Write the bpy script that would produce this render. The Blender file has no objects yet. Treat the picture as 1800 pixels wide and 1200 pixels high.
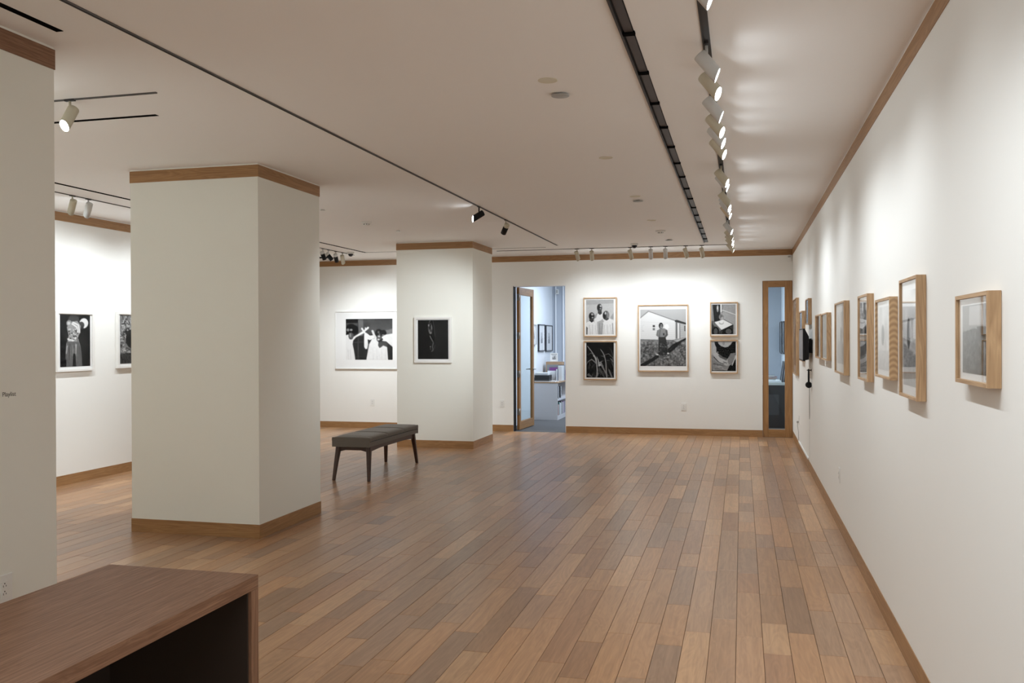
import bpy, bmesh, math, random
import numpy as np
from mathutils import Vector, Matrix

# ------------------------------------------------------------------ scene, camera, light setup
S = bpy.context.scene
COL = S.collection
random.seed(7)
PI = math.pi
H = 2.9                                   # ceiling height

CAM = dict(f=1582.54, yaw=0.249856, pitch=-0.0039503, roll=-0.0037699, pos=(-0.75632, -14.40337, 1.54348))

def cam_basis():
    cy, sy = math.cos(CAM['yaw']), math.sin(CAM['yaw'])
    cp, sp = math.cos(CAM['pitch']), math.sin(CAM['pitch'])
    f = Vector((-sy * cp, cy * cp, sp)); r = Vector((cy, sy, 0)); u = r.cross(f)
    cr, sr = math.cos(CAM['roll']), math.sin(CAM['roll'])
    return r * cr + u * sr, u * cr - r * sr, f

R_, U_, F_ = cam_basis()
cam = bpy.data.cameras.new('camera')
cam.sensor_width = 36.0
cam.lens = CAM['f'] / 1800 * 36.0
cam.clip_start = 0.02
camo = bpy.data.objects.new('camera', cam)
COL.objects.link(camo)
M = Matrix.Identity(4)
for i in range(3):
    M[i][0], M[i][1], M[i][2], M[i][3] = R_[i], U_[i], -F_[i], CAM['pos'][i]
camo.matrix_world = M
S.camera = camo

def project(P):
    v = Vector(P) - Vector(CAM['pos'])
    z = v.dot(F_)
    if z < 0.05:
        return None
    return (900 + CAM['f'] * v.dot(R_) / z, 600 - CAM['f'] * v.dot(U_) / z)

W = bpy.data.worlds.new('world'); S.world = W
W.use_nodes = True
W.node_tree.nodes['Background'].inputs[0].default_value = (0.8, 0.85, 0.9, 1)
W.node_tree.nodes['Background'].inputs[1].default_value = 0.05

S.view_settings.view_transform = 'Standard'
S.view_settings.look = 'None'
S.view_settings.gamma = 1.0
S.view_settings.use_curve_mapping = False
S.view_settings.exposure = 0.14
S.cycles.use_denoising = True
S.cycles.max_bounces = 10
S.cycles.diffuse_bounces = 6
S.cycles.sample_clamp_indirect = 4.0
S.cycles.use_adaptive_sampling = False
S.cycles.use_light_tree = True

WARM = (0.925, 1.0, 1.055)
POW_RIGHT, POW_BACK, POW_LEFT = 16.8, 20.5, 34.0
LENS_GLOW = 42.0

def area_light(name, loc, size, power, color):
    L = bpy.data.lights.new(name, 'AREA'); L.energy = power; L.color = color
    L.shape = 'RECTANGLE'; L.size, L.size_y = size
    o = bpy.data.objects.new(name, L); COL.objects.link(o); o.location = loc
    return o

area_light('unseen_fill_light', (-3.0, -15.2, 2.88), (4.0, 1.2), 75, (0.925, 1.0, 1.055))  # unseen fill added behind the camera to lift the room's ambient light
area_light('office_ceiling_light', (-2.6, 2.2, 2.83), (2.6, 1.6), 112, (0.80, 0.92, 1.08))

# ------------------------------------------------------------------ materials
def new_mat(name):
    m = bpy.data.materials.new(name); m.use_nodes = True
    nt = m.node_tree
    return m, nt, nt.nodes, nt.links, nt.nodes['Principled BSDF']

def plain(name, col, rough=0.5, metal=0.0, bump=0.0, bscale=200.0, var=0.0, spec=0.5):
    m, nt, N, L, b = new_mat(name)
    b.inputs['Base Color'].default_value = (*col, 1)
    b.inputs['Roughness'].default_value = rough
    b.inputs['Metallic'].default_value = metal
    b.inputs['Specular IOR Level'].default_value = spec
    if bump or var:
        t = N.new('ShaderNodeTexNoise'); t.inputs['Scale'].default_value = bscale; t.inputs['Detail'].default_value = 3
        g = N.new('ShaderNodeNewGeometry'); L.new(g.outputs['Position'], t.inputs['Vector'])
        if bump:
            bp = N.new('ShaderNodeBump'); bp.inputs['Strength'].default_value = bump; bp.inputs['Distance'].default_value = 0.001
            L.new(t.outputs['Fac'], bp.inputs['Height']); L.new(bp.outputs['Normal'], b.inputs['Normal'])
        if var:
            mx = N.new('ShaderNodeMixRGB'); mx.blend_type = 'MIX'
            mx.inputs[1].default_value = (*[c * (1 - var) for c in col], 1)
            mx.inputs[2].default_value = (*[min(1, c * (1 + var)) for c in col], 1)
            L.new(t.outputs['Fac'], mx.inputs[0]); L.new(mx.outputs[0], b.inputs['Base Color'])
    return m

def wood(name, dark, light, rough=0.4, us=3.0, vs=60.0, tint=False, coat=0.0, spec=0.5, ring=0.28, lo=0.28, hi=0.76, bump=0.12):
    """grain runs along the UV's u axis (metres)"""
    m, nt, N, L, b = new_mat(name)
    uv = N.new('ShaderNodeUVMap')
    mp = N.new('ShaderNodeMapping'); mp.inputs['Scale'].default_value = (us, vs, 1)
    L.new(uv.outputs['UV'], mp.inputs['Vector'])
    n1 = N.new('ShaderNodeTexNoise'); n1.inputs['Scale'].default_value = 1.0; n1.inputs['Detail'].default_value = 5
    n1.inputs['Roughness'].default_value = 0.6; n1.inputs['Distortion'].default_value = 0.8
    L.new(mp.outputs['Vector'], n1.inputs['Vector'])
    mp2 = N.new('ShaderNodeMapping'); mp2.inputs['Scale'].default_value = (us * 0.6, vs * 0.18, 1)
    L.new(uv.outputs['UV'], mp2.inputs['Vector'])
    n2 = N.new('ShaderNodeTexNoise'); n2.inputs['Scale'].default_value = 1.0; n2.inputs['Detail'].default_value = 2
    n2.inputs['Distortion'].default_value = 1.5
    L.new(mp2.outputs['Vector'], n2.inputs['Vector'])
    # rings cut out of the slow noise: cathedral figure
    ml = N.new('ShaderNodeMath'); ml.operation = 'MULTIPLY'; ml.inputs[1].default_value = 14.0
    L.new(n2.outputs['Fac'], ml.inputs[0])
    fr = N.new('ShaderNodeMath'); fr.operation = 'PINGPONG'; fr.inputs[1].default_value = 1.0
    L.new(ml.outputs[0], fr.inputs[0])
    mixf = N.new('ShaderNodeMath'); mixf.operation = 'MULTIPLY_ADD'; mixf.inputs[1].default_value = ring
    sc = N.new('ShaderNodeMath'); sc.operation = 'MULTIPLY'; sc.inputs[1].default_value = 0.89 - ring / 2
    L.new(n1.outputs['Fac'], sc.inputs[0]); L.new(fr.outputs[0], mixf.inputs[0]); L.new(sc.outputs[0], mixf.inputs[2])
    rp = N.new('ShaderNodeValToRGB')
    rp.color_ramp.elements[0].position = lo; rp.color_ramp.elements[1].position = hi
    L.new(mixf.outputs[0], rp.inputs['Fac'])
    if tint:
        rp.color_ramp.elements[0].color = (*dark, 1); rp.color_ramp.elements[1].color = (*light, 1)
        at = N.new('ShaderNodeAttribute'); at.attribute_name = 'tint'
        mm = N.new('ShaderNodeMixRGB'); mm.blend_type = 'MULTIPLY'; mm.inputs[0].default_value = 1.0
        L.new(at.outputs['Color'], mm.inputs[1]); L.new(rp.outputs['Color'], mm.inputs[2])
        L.new(mm.outputs[0], b.inputs['Base Color'])
    else:
        rp.color_ramp.elements[0].color = (*dark, 1); rp.color_ramp.elements[1].color = (*light, 1)
        L.new(rp.outputs['Color'], b.inputs['Base Color'])
    b.inputs['Roughness'].default_value = rough; b.inputs['Specular IOR Level'].default_value = spec
    if bump:
        bp = N.new('ShaderNodeBump'); bp.inputs['Strength'].default_value = bump; bp.inputs['Distance'].default_value = 0.0006
        L.new(n1.outputs['Fac'], bp.inputs['Height']); L.new(bp.outputs['Normal'], b.inputs['Normal'])
    if coat:
        b.inputs['Coat Weight'].default_value = coat; b.inputs['Coat Roughness'].default_value = 0.2
    return m

def glass_mat(name, tint=(1, 1, 1), f0=0.025, rough=0.0):
    """thin glazing: Fresnel mix of clear transmission and mirror reflection, the same from both sides"""
    m = bpy.data.materials.new(name); m.use_nodes = True
    nt = m.node_tree; N = nt.nodes; L = nt.links; N.clear()
    out = N.new('ShaderNodeOutputMaterial')
    tr = N.new('ShaderNodeBsdfTransparent'); tr.inputs[0].default_value = (*tint, 1)
    gl = N.new('ShaderNodeBsdfGlossy'); gl.inputs['Roughness'].default_value = rough
    g = N.new('ShaderNodeNewGeometry')
    d = N.new('ShaderNodeVectorMath'); d.operation = 'DOT_PRODUCT'
    L.new(g.outputs['Incoming'], d.inputs[0]); L.new(g.outputs['Normal'], d.inputs[1])
    a = N.new('ShaderNodeMath'); a.operation = 'ABSOLUTE'; L.new(d.outputs['Value'], a.inputs[0])
    s = N.new('ShaderNodeMath'); s.operation = 'SUBTRACT'; s.inputs[0].default_value = 1.0; L.new(a.outputs[0], s.inputs[1])
    p = N.new('ShaderNodeMath'); p.operation = 'POWER'; p.inputs[1].default_value = 5.0; L.new(s.outputs[0], p.inputs[0])
    ma = N.new('ShaderNodeMath'); ma.operation = 'MULTIPLY_ADD'; ma.inputs[1].default_value = 0.75 - f0; ma.inputs[2].default_value = f0
    L.new(p.outputs[0], ma.inputs[0])
    mx = N.new('ShaderNodeMixShader')
    L.new(ma.outputs[0], mx.inputs[0]); L.new(tr.outputs[0], mx.inputs[1]); L.new(gl.outputs[0], mx.inputs[2])
    L.new(mx.outputs[0], out.inputs['Surface'])
    return m

def wavy_oak(name):
    m, nt, N, L, b = new_mat(name)
    tc = N.new('ShaderNodeTexCoord'); sp = N.new('ShaderNodeSeparateXYZ'); L.new(tc.outputs['Object'], sp.inputs[0])
    def mth(op, a, bb=None):
        n = N.new('ShaderNodeMath'); n.operation = op
        for i, v in enumerate((a, bb)):
            if v is None: continue
            if isinstance(v, (int, float)): n.inputs[i].default_value = v
            else: L.new(v, n.inputs[i])
        return n.outputs[0]
    d = mth('MULTIPLY', mth('ADD', sp.outputs['Y'], 0.020), 50.0)
    ns = N.new('ShaderNodeTexNoise'); ns.inputs['Scale'].default_value = 14.0; L.new(tc.outputs['Object'], ns.inputs['Vector'])
    ph = mth('ADD', mth('ADD', mth('MULTIPLY', sp.outputs['Z'], 210.0), mth('MULTIPLY', mth('MULTIPLY', d, d), 2.6)), mth('MULTIPLY', ns.outputs['Fac'], 4.0))
    f = mth('MULTIPLY_ADD', mth('SINE', ph), 0.5); f.node.inputs[2].default_value = 0.5
    rp = N.new('ShaderNodeValToRGB'); rp.color_ramp.elements[0].color = (0.40, 0.25, 0.13, 1); rp.color_ramp.elements[1].color = (0.58, 0.39, 0.22, 1)
    L.new(f, rp.inputs['Fac']); L.new(rp.outputs['Color'], b.inputs['Base Color']); b.inputs['Roughness'].default_value = 0.45
    return m

def emit_mat(name, col, strength):
    m = bpy.data.materials.new(name); m.use_nodes = True
    N = m.node_tree.nodes; N.clear()
    o = N.new('ShaderNodeOutputMaterial'); e = N.new('ShaderNodeEmission')
    e.inputs[0].default_value = (*col, 1); e.inputs[1].default_value = strength
    m.node_tree.links.new(e.outputs[0], o.inputs['Surface'])
    return m

def print_mat():
    m, nt, N, L, b = new_mat('photo_print')
    at = N.new('ShaderNodeAttribute'); at.attribute_name = 'ink'
    L.new(at.outputs['Color'], b.inputs['Base Color'])
    b.inputs['Roughness'].default_value = 0.6; b.inputs['Specular IOR Level'].default_value = 0.08
    return m

MT = {}
MT['wall'] = plain('wall_paint', (0.86, 0.858, 0.822), 0.75, bump=0.08, bscale=350, spec=0.25)
MT['pillar'] = plain('pillar_paint', (0.83, 0.83, 0.765), 0.75, bump=0.08, bscale=350, spec=0.25)
MT['ceiling'] = plain('ceiling_paint', (0.91, 0.90, 0.885), 0.9, bump=0.05, bscale=250, spec=0.1)
MT['floor_wood'] = wood('floor_oak', (0.90, 0.86, 0.82), (1.38, 1.37, 1.34), rough=0.30, us=2.0, vs=46, tint=True, ring=0.16, bump=0)
MT['oak'] = wood('oak_trim', (0.27, 0.135, 0.050), (0.41, 0.225, 0.095), rough=0.42, us=1.6, vs=70)
MT['frame_oak'] = wood('frame_oak', (0.37, 0.225, 0.115), (0.60, 0.40, 0.225), rough=0.45, us=2.4, vs=70)
MT['frame_wavy'] = wavy_oak('frame_wavy_oak')
MT['door_oak'] = wood('door_oak', (0.26, 0.13, 0.045), (0.42, 0.22, 0.085), rough=0.42, us=1.2, vs=60)
MT['desk'] = wood('desk_walnut', (0.205, 0.110, 0.066), (0.355, 0.205, 0.128), rough=0.6, us=4.0, vs=150, spec=0.2, ring=0.08, lo=0.38, hi=0.68)
MT['desk_shade'] = plain('desk_inside_shade', (0.035, 0.024, 0.018), 0.6)  # the kneehole's deep shade is put into this colour
MT['subfloor'] = plain('subfloor', (0.05, 0.03, 0.02), 0.9)
MT['black'] = plain('black_metal', (0.009, 0.009, 0.010), 0.6, spec=0.25)
MT['track_black'] = plain('track_black', (0.02, 0.019, 0.02), 0.5)
MT['track_grey'] = plain('track_grey', (0.11, 0.105, 0.10), 0.5)
MT['slot_purple'] = plain('slot_vane', (0.05, 0.045, 0.048), 0.5)
MT['slot_black'] = plain('slot_black', (0.008, 0.008, 0.008), 1.0, spec=0.0)
MT['lamp_white'] = plain('lamp_white', (0.62, 0.63, 0.62), 0.4)
MT['lamp_cream'] = plain('lamp_cream', (0.58, 0.54, 0.42), 0.4)
MT['lamp_tan'] = plain('lamp_tan', (0.60, 0.50, 0.37), 0.4)
MT['lamp_off'] = plain('lamp_glass_off', (0.25, 0.25, 0.25), 0.1)
MT['lens'] = emit_mat('lamp_lens', (0.925, 1.0, 1.055), LENS_GLOW)
MT['lens_dim'] = emit_mat('lamp_lens_dim', (0.925, 1.0, 1.055), 26.0)
MT['plastic'] = plain('white_plastic', (0.80, 0.80, 0.77), 0.4)
MT['plastic_grey'] = plain('grey_plastic', (0.42, 0.41, 0.39), 0.5)
MT['slotdark'] = plain('receptacle_slots', (0.03, 0.03, 0.03), 0.6)
MT['mat_board'] = plain('mat_board', (0.80, 0.80, 0.79), 0.8, spec=0.2)
MT['white_frame'] = plain('white_frame', (0.80, 0.79, 0.76), 0.5)
MT['black_frame'] = plain('black_frame', (0.02, 0.02, 0.024), 0.4)
MT['glass'] = glass_mat('picture_glass', f0=0.004)
MT['door_glass'] = glass_mat('door_glass', (0.93, 0.97, 0.97))
MT['print'] = print_mat()
MT['fabric'] = plain('bench_fabric', (0.155, 0.136, 0.116), 0.9, bump=0.7, bscale=700, var=0.35, spec=0.2)
_b = MT['fabric'].node_tree.nodes['Principled BSDF']; _b.inputs['Sheen Weight'].default_value = 0.35; _b.inputs['Sheen Roughness'].default_value = 0.4
MT['fabric_seam'] = plain('bench_seam', (0.015, 0.026, 0.022), 0.9)
MT['bench_wood'] = wood('bench_walnut', (0.035, 0.014, 0.008), (0.075, 0.034, 0.020), rough=0.35, us=3, vs=80)
MT['carpet'] = plain('office_carpet', (0.12, 0.118, 0.118), 0.95, bump=0.8, bscale=120, var=0.4, spec=0.1)
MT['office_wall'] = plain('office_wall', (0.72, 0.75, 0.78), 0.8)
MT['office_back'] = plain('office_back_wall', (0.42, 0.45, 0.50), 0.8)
MT['office_trim'] = plain('office_white_trim', (0.85, 0.86, 0.88), 0.6)
MT['laminate'] = plain('white_laminate', (0.60, 0.59, 0.60), 0.45)
MT['steel'] = plain('brushed_steel', (0.45, 0.44, 0.42), 0.35, metal=0.9)
MT['dark_cabinet'] = plain('dark_cabinet', (0.018, 0.020, 0.024), 0.5)
MT['dark_panel'] = plain('dark_panel', (0.055, 0.060, 0.066), 0.5)
MT['counter'] = plain('counter_top', (0.62, 0.64, 0.60), 0.5)
MT['paper'] = plain('paper', (0.78, 0.79, 0.80), 0.8)
MT['paper_grey'] = plain('grey_paper', (0.24, 0.25, 0.255), 0.7)
MT['cardboard'] = plain('cardboard', (0.38, 0.25, 0.15), 0.8)
MT['purple'] = plain('purple_cover', (0.20, 0.055, 0.22), 0.5)
MT['navy'] = plain('navy_cover', (0.02, 0.028, 0.07), 0.5)
MT['teal'] = plain('teal_cover', (0.05, 0.17, 0.16), 0.5)
MT['rust'] = plain('rust_cover', (0.34, 0.10, 0.05), 0.5)
MT['red'] = plain('red_cover', (0.45, 0.06, 0.08), 0.5)
MT['violet'] = plain('violet_cover', (0.10, 0.07, 0.40), 0.5)
MT['screen'] = plain('monitor_screen', (0.16, 0.16, 0.19), 0.25)
MT['ink'] = plain('lettering_ink', (0.06, 0.055, 0.05), 0.7)
MT['cream_hole'] = plain('downlight_baffle', (0.72, 0.68, 0.55), 0.5)
MT['dome'] = plain('camera_dome', (0.012, 0.012, 0.02), 0.12)

for _m in ('lens', 'lens_dim'):
    MT[_m].cycles.emission_sampling = 'FRONT'

# ------------------------------------------------------------------ mesh helpers
def uv_box(bm, faces, off):
    """UV in metres, u along the box's longest side"""
    uvl = bm.loops.layers.uv.verify()
    vs = {v for f in faces for v in f.verts}
    lo = [min(v.co[i] for v in vs) for i in range(3)]; hi = [max(v.co[i] for v in vs) for i in range(3)]
    ax = max(range(3), key=lambda i: hi[i] - lo[i])
    for f in faces:
        n = f.normal
        na = max(range(3), key=lambda i: abs(n[i]))
        rest = [i for i in range(3) if i != na]
        if ax in rest:
            ua = ax; va = [i for i in rest if i != ax][0]
        else:
            ua, va = rest
        for l in f.loops:
            l[uvl].uv = (l.vert.co[ua] + off, l.vert.co[va] + off * 0.37)

def box(bm, x0, x1, y0, y1, z0, z1, bev=0.0):
    before = set(bm.faces)
    vs = [bm.verts.new((x, y, z)) for x in (x0, x1) for y in (y0, y1) for z in (z0, z1)]
    q = [(0, 1, 3, 2), (4, 6, 7, 5), (0, 4, 5, 1), (2, 3, 7, 6), (0, 2, 6, 4), (1, 5, 7, 3)]
    fs = [bm.faces.new([vs[i] for i in t]) for t in q]
    if bev:
        es = list({e for f in fs for e in f.edges})
        bmesh.ops.bevel(bm, geom=es, offset=bev, segments=2, affect='EDGES', profile=0.6)
        fs = [f for f in bm.faces if f not in before]
    for f in fs:
        f.normal_update()
    uv_box(bm, fs, random.uniform(0, 20))
    return fs

def cyl(bm, p0, p1, r0, r1=None, n=16, cap=True):
    r1 = r0 if r1 is None else r1
    p0, p1 = Vector(p0), Vector(p1)
    d = (p1 - p0).normalized()
    a = d.orthogonal().normalized(); b = d.cross(a)
    A = [bm.verts.new(p0 + (a * math.cos(t) + b * math.sin(t)) * r0) for t in [2 * PI * i / n for i in range(n)]]
    B = [bm.verts.new(p1 + (a * math.cos(t) + b * math.sin(t)) * r1) for t in [2 * PI * i / n for i in range(n)]]
    fs = [bm.faces.new((A[i], A[(i + 1) % n], B[(i + 1) % n], B[i])) for i in range(n)]
    for f in fs:
        f.smooth = True
    if cap:
        bm.faces.new(A[::-1]); bm.faces.new(B)

def lathe(bm, prof, n=24):
    rings = []
    for r, z in prof:
        rings.append([bm.verts.new((r * math.cos(2 * PI * i / n), r * math.sin(2 * PI * i / n), z)) for i in range(n)])
    for A, B in zip(rings, rings[1:]):
        for i in range(n):
            f = bm.faces.new((A[i], A[(i + 1) % n], B[(i + 1) % n], B[i])); f.smooth = True
    bm.faces.new(rings[0][::-1]); bm.faces.new(rings[-1])

def tube(bm, pts, r, n=8):
    pts = [Vector(p) for p in pts]
    prev = None
    for i, p in enumerate(pts):
        d = ((pts[min(i + 1, len(pts) - 1)] - pts[max(i - 1, 0)])).normalized()
        a = Vector((0.37, 0.83, 0.41)).cross(d).normalized(); b = d.cross(a)
        ring = [bm.verts.new(p + (a * math.cos(2 * PI * k / n) + b * math.sin(2 * PI * k / n)) * r) for k in range(n)]
        if prev:
            for k in range(n):
                f = bm.faces.new((prev[k], prev[(k + 1) % n], ring[(k + 1) % n], ring[k])); f.smooth = True
        else:
            bm.faces.new(ring[::-1])
        prev = ring
    bm.faces.new(prev)

def obj(name, bm, m, parent=None, loc=None):
    bmesh.ops.recalc_face_normals(bm, faces=bm.faces)
    me = bpy.data.meshes.new(name); bm.to_mesh(me); bm.free()
    me.materials.append(MT[m] if isinstance(m, str) else m)
    o = bpy.data.objects.new(name, me); COL.objects.link(o)
    if parent:
        o.parent = parent
    if loc:
        o.location = loc
    return o

def bobj(name, boxes, m, parent=None, bev=0.0):
    bm = bmesh.new()
    for b in boxes:
        box(bm, *b, bev=bev)
    return obj(name, bm, m, parent)

def tag(o, label, cat, group=None):
    o['label'] = label; o['category'] = cat
    if group:
        o['group'] = group
    return o

def thing(name, label, cat, loc=(0, 0, 0), rz=0.0, group=None):
    o = bpy.data.objects.new(name, None); COL.objects.link(o)
    o.empty_display_size = 0.1
    o.location = loc; o.rotation_euler = (0, 0, rz)
    return tag(o, label, cat, group)

def struct(name, boxes, m, parent=None, bev=0.0):
    o = bobj(name, boxes, m, parent, bev)
    if not parent:
        o['kind'] = 'structure'
    return o

def dup(root, loc, label, group=None, rz=None):
    r = root.copy(); COL.objects.link(r); r.location = loc
    if rz is not None:
        r.rotation_euler = (0, 0, rz)
    r['label'] = label
    if group:
        r['group'] = group
    for ch in list(root.children):
        c = ch.copy(); COL.objects.link(c); c.parent = r
        for g in list(ch.children):
            d = g.copy(); COL.objects.link(d); d.parent = c
    return r

# ------------------------------------------------------------------ the room shell
XL, YF, T = -7.72, -16.5, 0.15            # left wall, wall behind the camera, wall thickness
XA = -9.2                                 # the left bay runs deeper beside the back wall
CB, CT, BH, PR = 2.797, 2.889, 0.106, 0.004   # crown bottom and top, base height, how far the trim stands proud

struct('wall_right', [(0, T, YF, 0.0, 0, H)], 'wall')
DX0, DX1, DZ = -4.412, -3.53, 2.40        # doorway
WX0, WZ = -0.447, 2.408                   # side light
struct('wall_back', [(XA, DX0, 0, T, 0, H), (DX0, DX1, 0, T, DZ, H), (DX1, WX0, 0, T, 0, H), (WX0, 0.15, 0, T, WZ, H)], 'wall')
struct('wall_left', [(XL - T, XL, YF, -3.0, 0, H), (XA, XL - T, -3.0 - T, -3.0, 0, H), (XA - T, XA, -3.0 - T, T, 0, H)], 'wall')
struct('wall_front', [(XL - T, T, YF - T, YF, 0, H)], 'wall')
struct('wall_partition', [(XL, -3.85, -12.6, -10.87, 0, H)], 'pillar')
struct('ceiling', [(XA - T, T, YF - T, T, H, H + 0.1)], 'ceiling')

struct('trim_1', [(-PR, 0, YF, -PR, CB, CT)], 'oak')                          # crown, right wall
struct('trim_2', [(XA, 0, -PR, 0, CB, CT)], 'oak')                            # crown, back wall
struct('trim_3', [(XL, XL + PR, -10.87, -3.0, CB, CT)], 'oak')                 # crown, left wall
struct('trim_4', [(-3.85, -3.85 + PR, -12.6, -10.87 + PR, CB, CT), (XL, -3.85, -10.87, -10.87 + PR, CB, CT)], 'desk')   # crown, partition
struct('baseboard_right', [(-PR, 0, YF, 0, 0, BH)], 'oak')
struct('baseboard_back', [(XA, DX0, -PR, 0, 0, BH), (DX1, WX0, -PR, 0, 0, BH)], 'oak')
struct('baseboard_left', [(XL, XL + PR, -10.87, -3.0, 0, BH)], 'oak')
struct('baseboard_partition', [(-3.85, -3.85 + PR, -12.6, -10.87 + PR, 0, BH), (XL, -3.85, -10.87, -10.87 + PR, 0, BH)], 'oak')

def pillar(x0, x1, y0, y1, label):
    t = thing('pillar', label, 'pillar', ((x0 + x1) / 2, (y0 + y1) / 2, 0))
    a, b = (x1 - x0) / 2, (y1 - y0) / 2
    bobj('shaft', [(-a, a, -b, b, 0, H)], 'pillar', t)
    P = PR
    def ring(z0, z1):
        return [(-a - P, a + P, -b - P, -b, z0, z1), (-a - P, a + P, b, b + P, z0, z1),
                (-a - P, -a, -b, b, z0, z1), (a, a + P, -b, b, z0, z1)]
    bobj('crown_trim', ring(CB, CT), 'oak', t)
    bobj('baseboard', ring(0, BH), 'oak', t)
    return t
pillar(-5.512, -4.373, -8.148, -7.107, 'nearest freestanding square white pillar with bare faces, oak bands top and bottom')
pillar(-5.5115, -4.3826, -2.395, -1.393, 'far square white pillar behind the bench with one white-framed dark photograph hung on it')

# ------------------------------------------------------------------ the plank floor
def make_floor():
    fl = struct('floor', [(XA, 0, YF, 0, -0.06, -0.014)], 'subfloor')
    rw = 0.1308; gap = 0.0009
    pal = [(0.36, 0.205, 0.108), (0.315, 0.178, 0.093), (0.41, 0.245, 0.132), (0.255, 0.148, 0.083),
           (0.33, 0.200, 0.118), (0.275, 0.168, 0.103), (0.375, 0.208, 0.105), (0.305, 0.165, 0.087)]
    wts = [5, 5, 3, 2.2, 4, 3, 3, 2]
    rnd = random.Random(21)
    planks = []
    x = -0.003; row = 0
    while x > XA + 0.002:
        xa = max(x - rw, XA)
        y = (YF if x > XL else -3.0) - rnd.uniform(0, 0.8)
        while y < -0.001:
            L = rnd.choice([0.38, 0.5, 0.6, 0.72, 0.85, 1.0, 1.2]) * rnd.uniform(0.92, 1.08)
            ye = min(y + L, -0.001)
            if -0.001 - ye < 0.15:
                ye = -0.001
            c = rnd.choices(pal, wts)[0]; k = rnd.uniform(0.90, 1.08)
            planks.append((xa + gap, x - gap, max(y, YF) + gap, ye - gap, tuple(v * k for v in c), rnd.uniform(0, 40), rnd.uniform(-0.0003, 0.0003)))
            y = ye
        x = xa; row += 1
    blockers = [(-5.52, -4.37, -8.15, -7.1, 2.9), (-5.52, -4.37, -2.4, -1.39, 2.9), (XL, -3.85, -12.6, -10.87, 2.9), (-2.95, -2.3, -13.6, -11.66, 0.74)]
    C = CAM['pos']
    def hidden(px, py):
        for bx0, bx1, by0, by1, bz in blockers:
            t0, t1 = 0.0, 1.0
            ok = True
            for o, d, lo, hi in ((C[0], px - C[0], bx0, bx1), (C[1], py - C[1], by0, by1), (C[2], -C[2], 0, bz)):
                if abs(d) < 1e-9:
                    if o < lo or o > hi: ok = False
                    continue
                a, b = (lo - o) / d, (hi - o) / d
                if a > b: a, b = b, a
                t0, t1 = max(t0, a), min(t1, b)
            if ok and t0 < t1 - 1e-4:
                return True
        return False
    def seen(p):
        xa, xb, ya, yb = p[:4]
        w = 0.0
        n = 6
        for i in range(n):
            for j in range(2):
                px, py = xa + (xb - xa) * (j + 0.5) / 2, ya + (yb - ya) * (i + 0.5) / n
                q = project((px, py, 0))
                if q and 0 <= q[0] <= 1800 and 0 <= q[1] <= 1200 and not hidden(px, py):
                    dist2 = (px - C[0]) ** 2 + (py - C[1]) ** 2
                    w += (xb - xa) * (yb - ya) / (2 * n) / dist2 ** 1.5
        return w
    order = sorted(range(len(planks)), key=lambda i: -seen(planks[i]))
    singles = set(order[:300])
    def geo(p, cx, cy, V, Fc, UVs, cols):
        xa, xb, ya, yb, c, off, dz = p
        b = 0.0012; z1 = dz; z0 = -0.013
        base = len(V)
        def ring(i, z):
            return [(xa + i - cx, ya + i - cy, z), (xb - i - cx, ya + i - cy, z), (xb - i - cx, yb - i - cy, z), (xa + i - cx, yb - i - cy, z)]
        V += ring(0, z0) + ring(0, z1 - b) + ring(b, z1)
        fc = [[base + 8, base + 9, base + 10, base + 11]]
        for r in (0, 4):
            for k in range(4):
                fc.append([base + r + k, base + r + (k + 1) % 4, base + r + 4 + (k + 1) % 4, base + r + 4 + k])
        Fc += fc
        for f in fc:
            for vi in f:
                v = V[vi]; UVs.append((v[1] + cy + off, v[0] + cx + off * 0.7))
        cols += [(*c, 1.0)] * 12
    def make(name, ps, cx, cy):
        V, Fc, UVs, cols = [], [], [], []
        for p in ps:
            geo(p, cx, cy, V, Fc, UVs, cols)
        me = bpy.data.meshes.new(name); me.from_pydata(V, [], Fc)
        uv = me.uv_layers.new(name='UVMap'); uv.data.foreach_set('uv', np.array(UVs, dtype=np.float32).ravel())
        at = me.color_attributes.new('tint', 'FLOAT_COLOR', 'POINT'); at.data.foreach_set('color', np.array(cols, dtype=np.float32).ravel())
        me.materials.append(MT['floor_wood']); me.update()
        o = bpy.data.objects.new(name, me); COL.objects.link(o); o.parent = fl; o.location = (cx, cy, 0)
        return o
    for i in order[:300]:
        p = planks[i]
        make('plank', [p], (p[0] + p[1]) / 2, (p[2] + p[3]) / 2)
    rest = make('smaller_planks', [p for i, p in enumerate(planks) if i not in singles], 0, 0)
    rest['kind'] = 'stuff'
make_floor()

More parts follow.
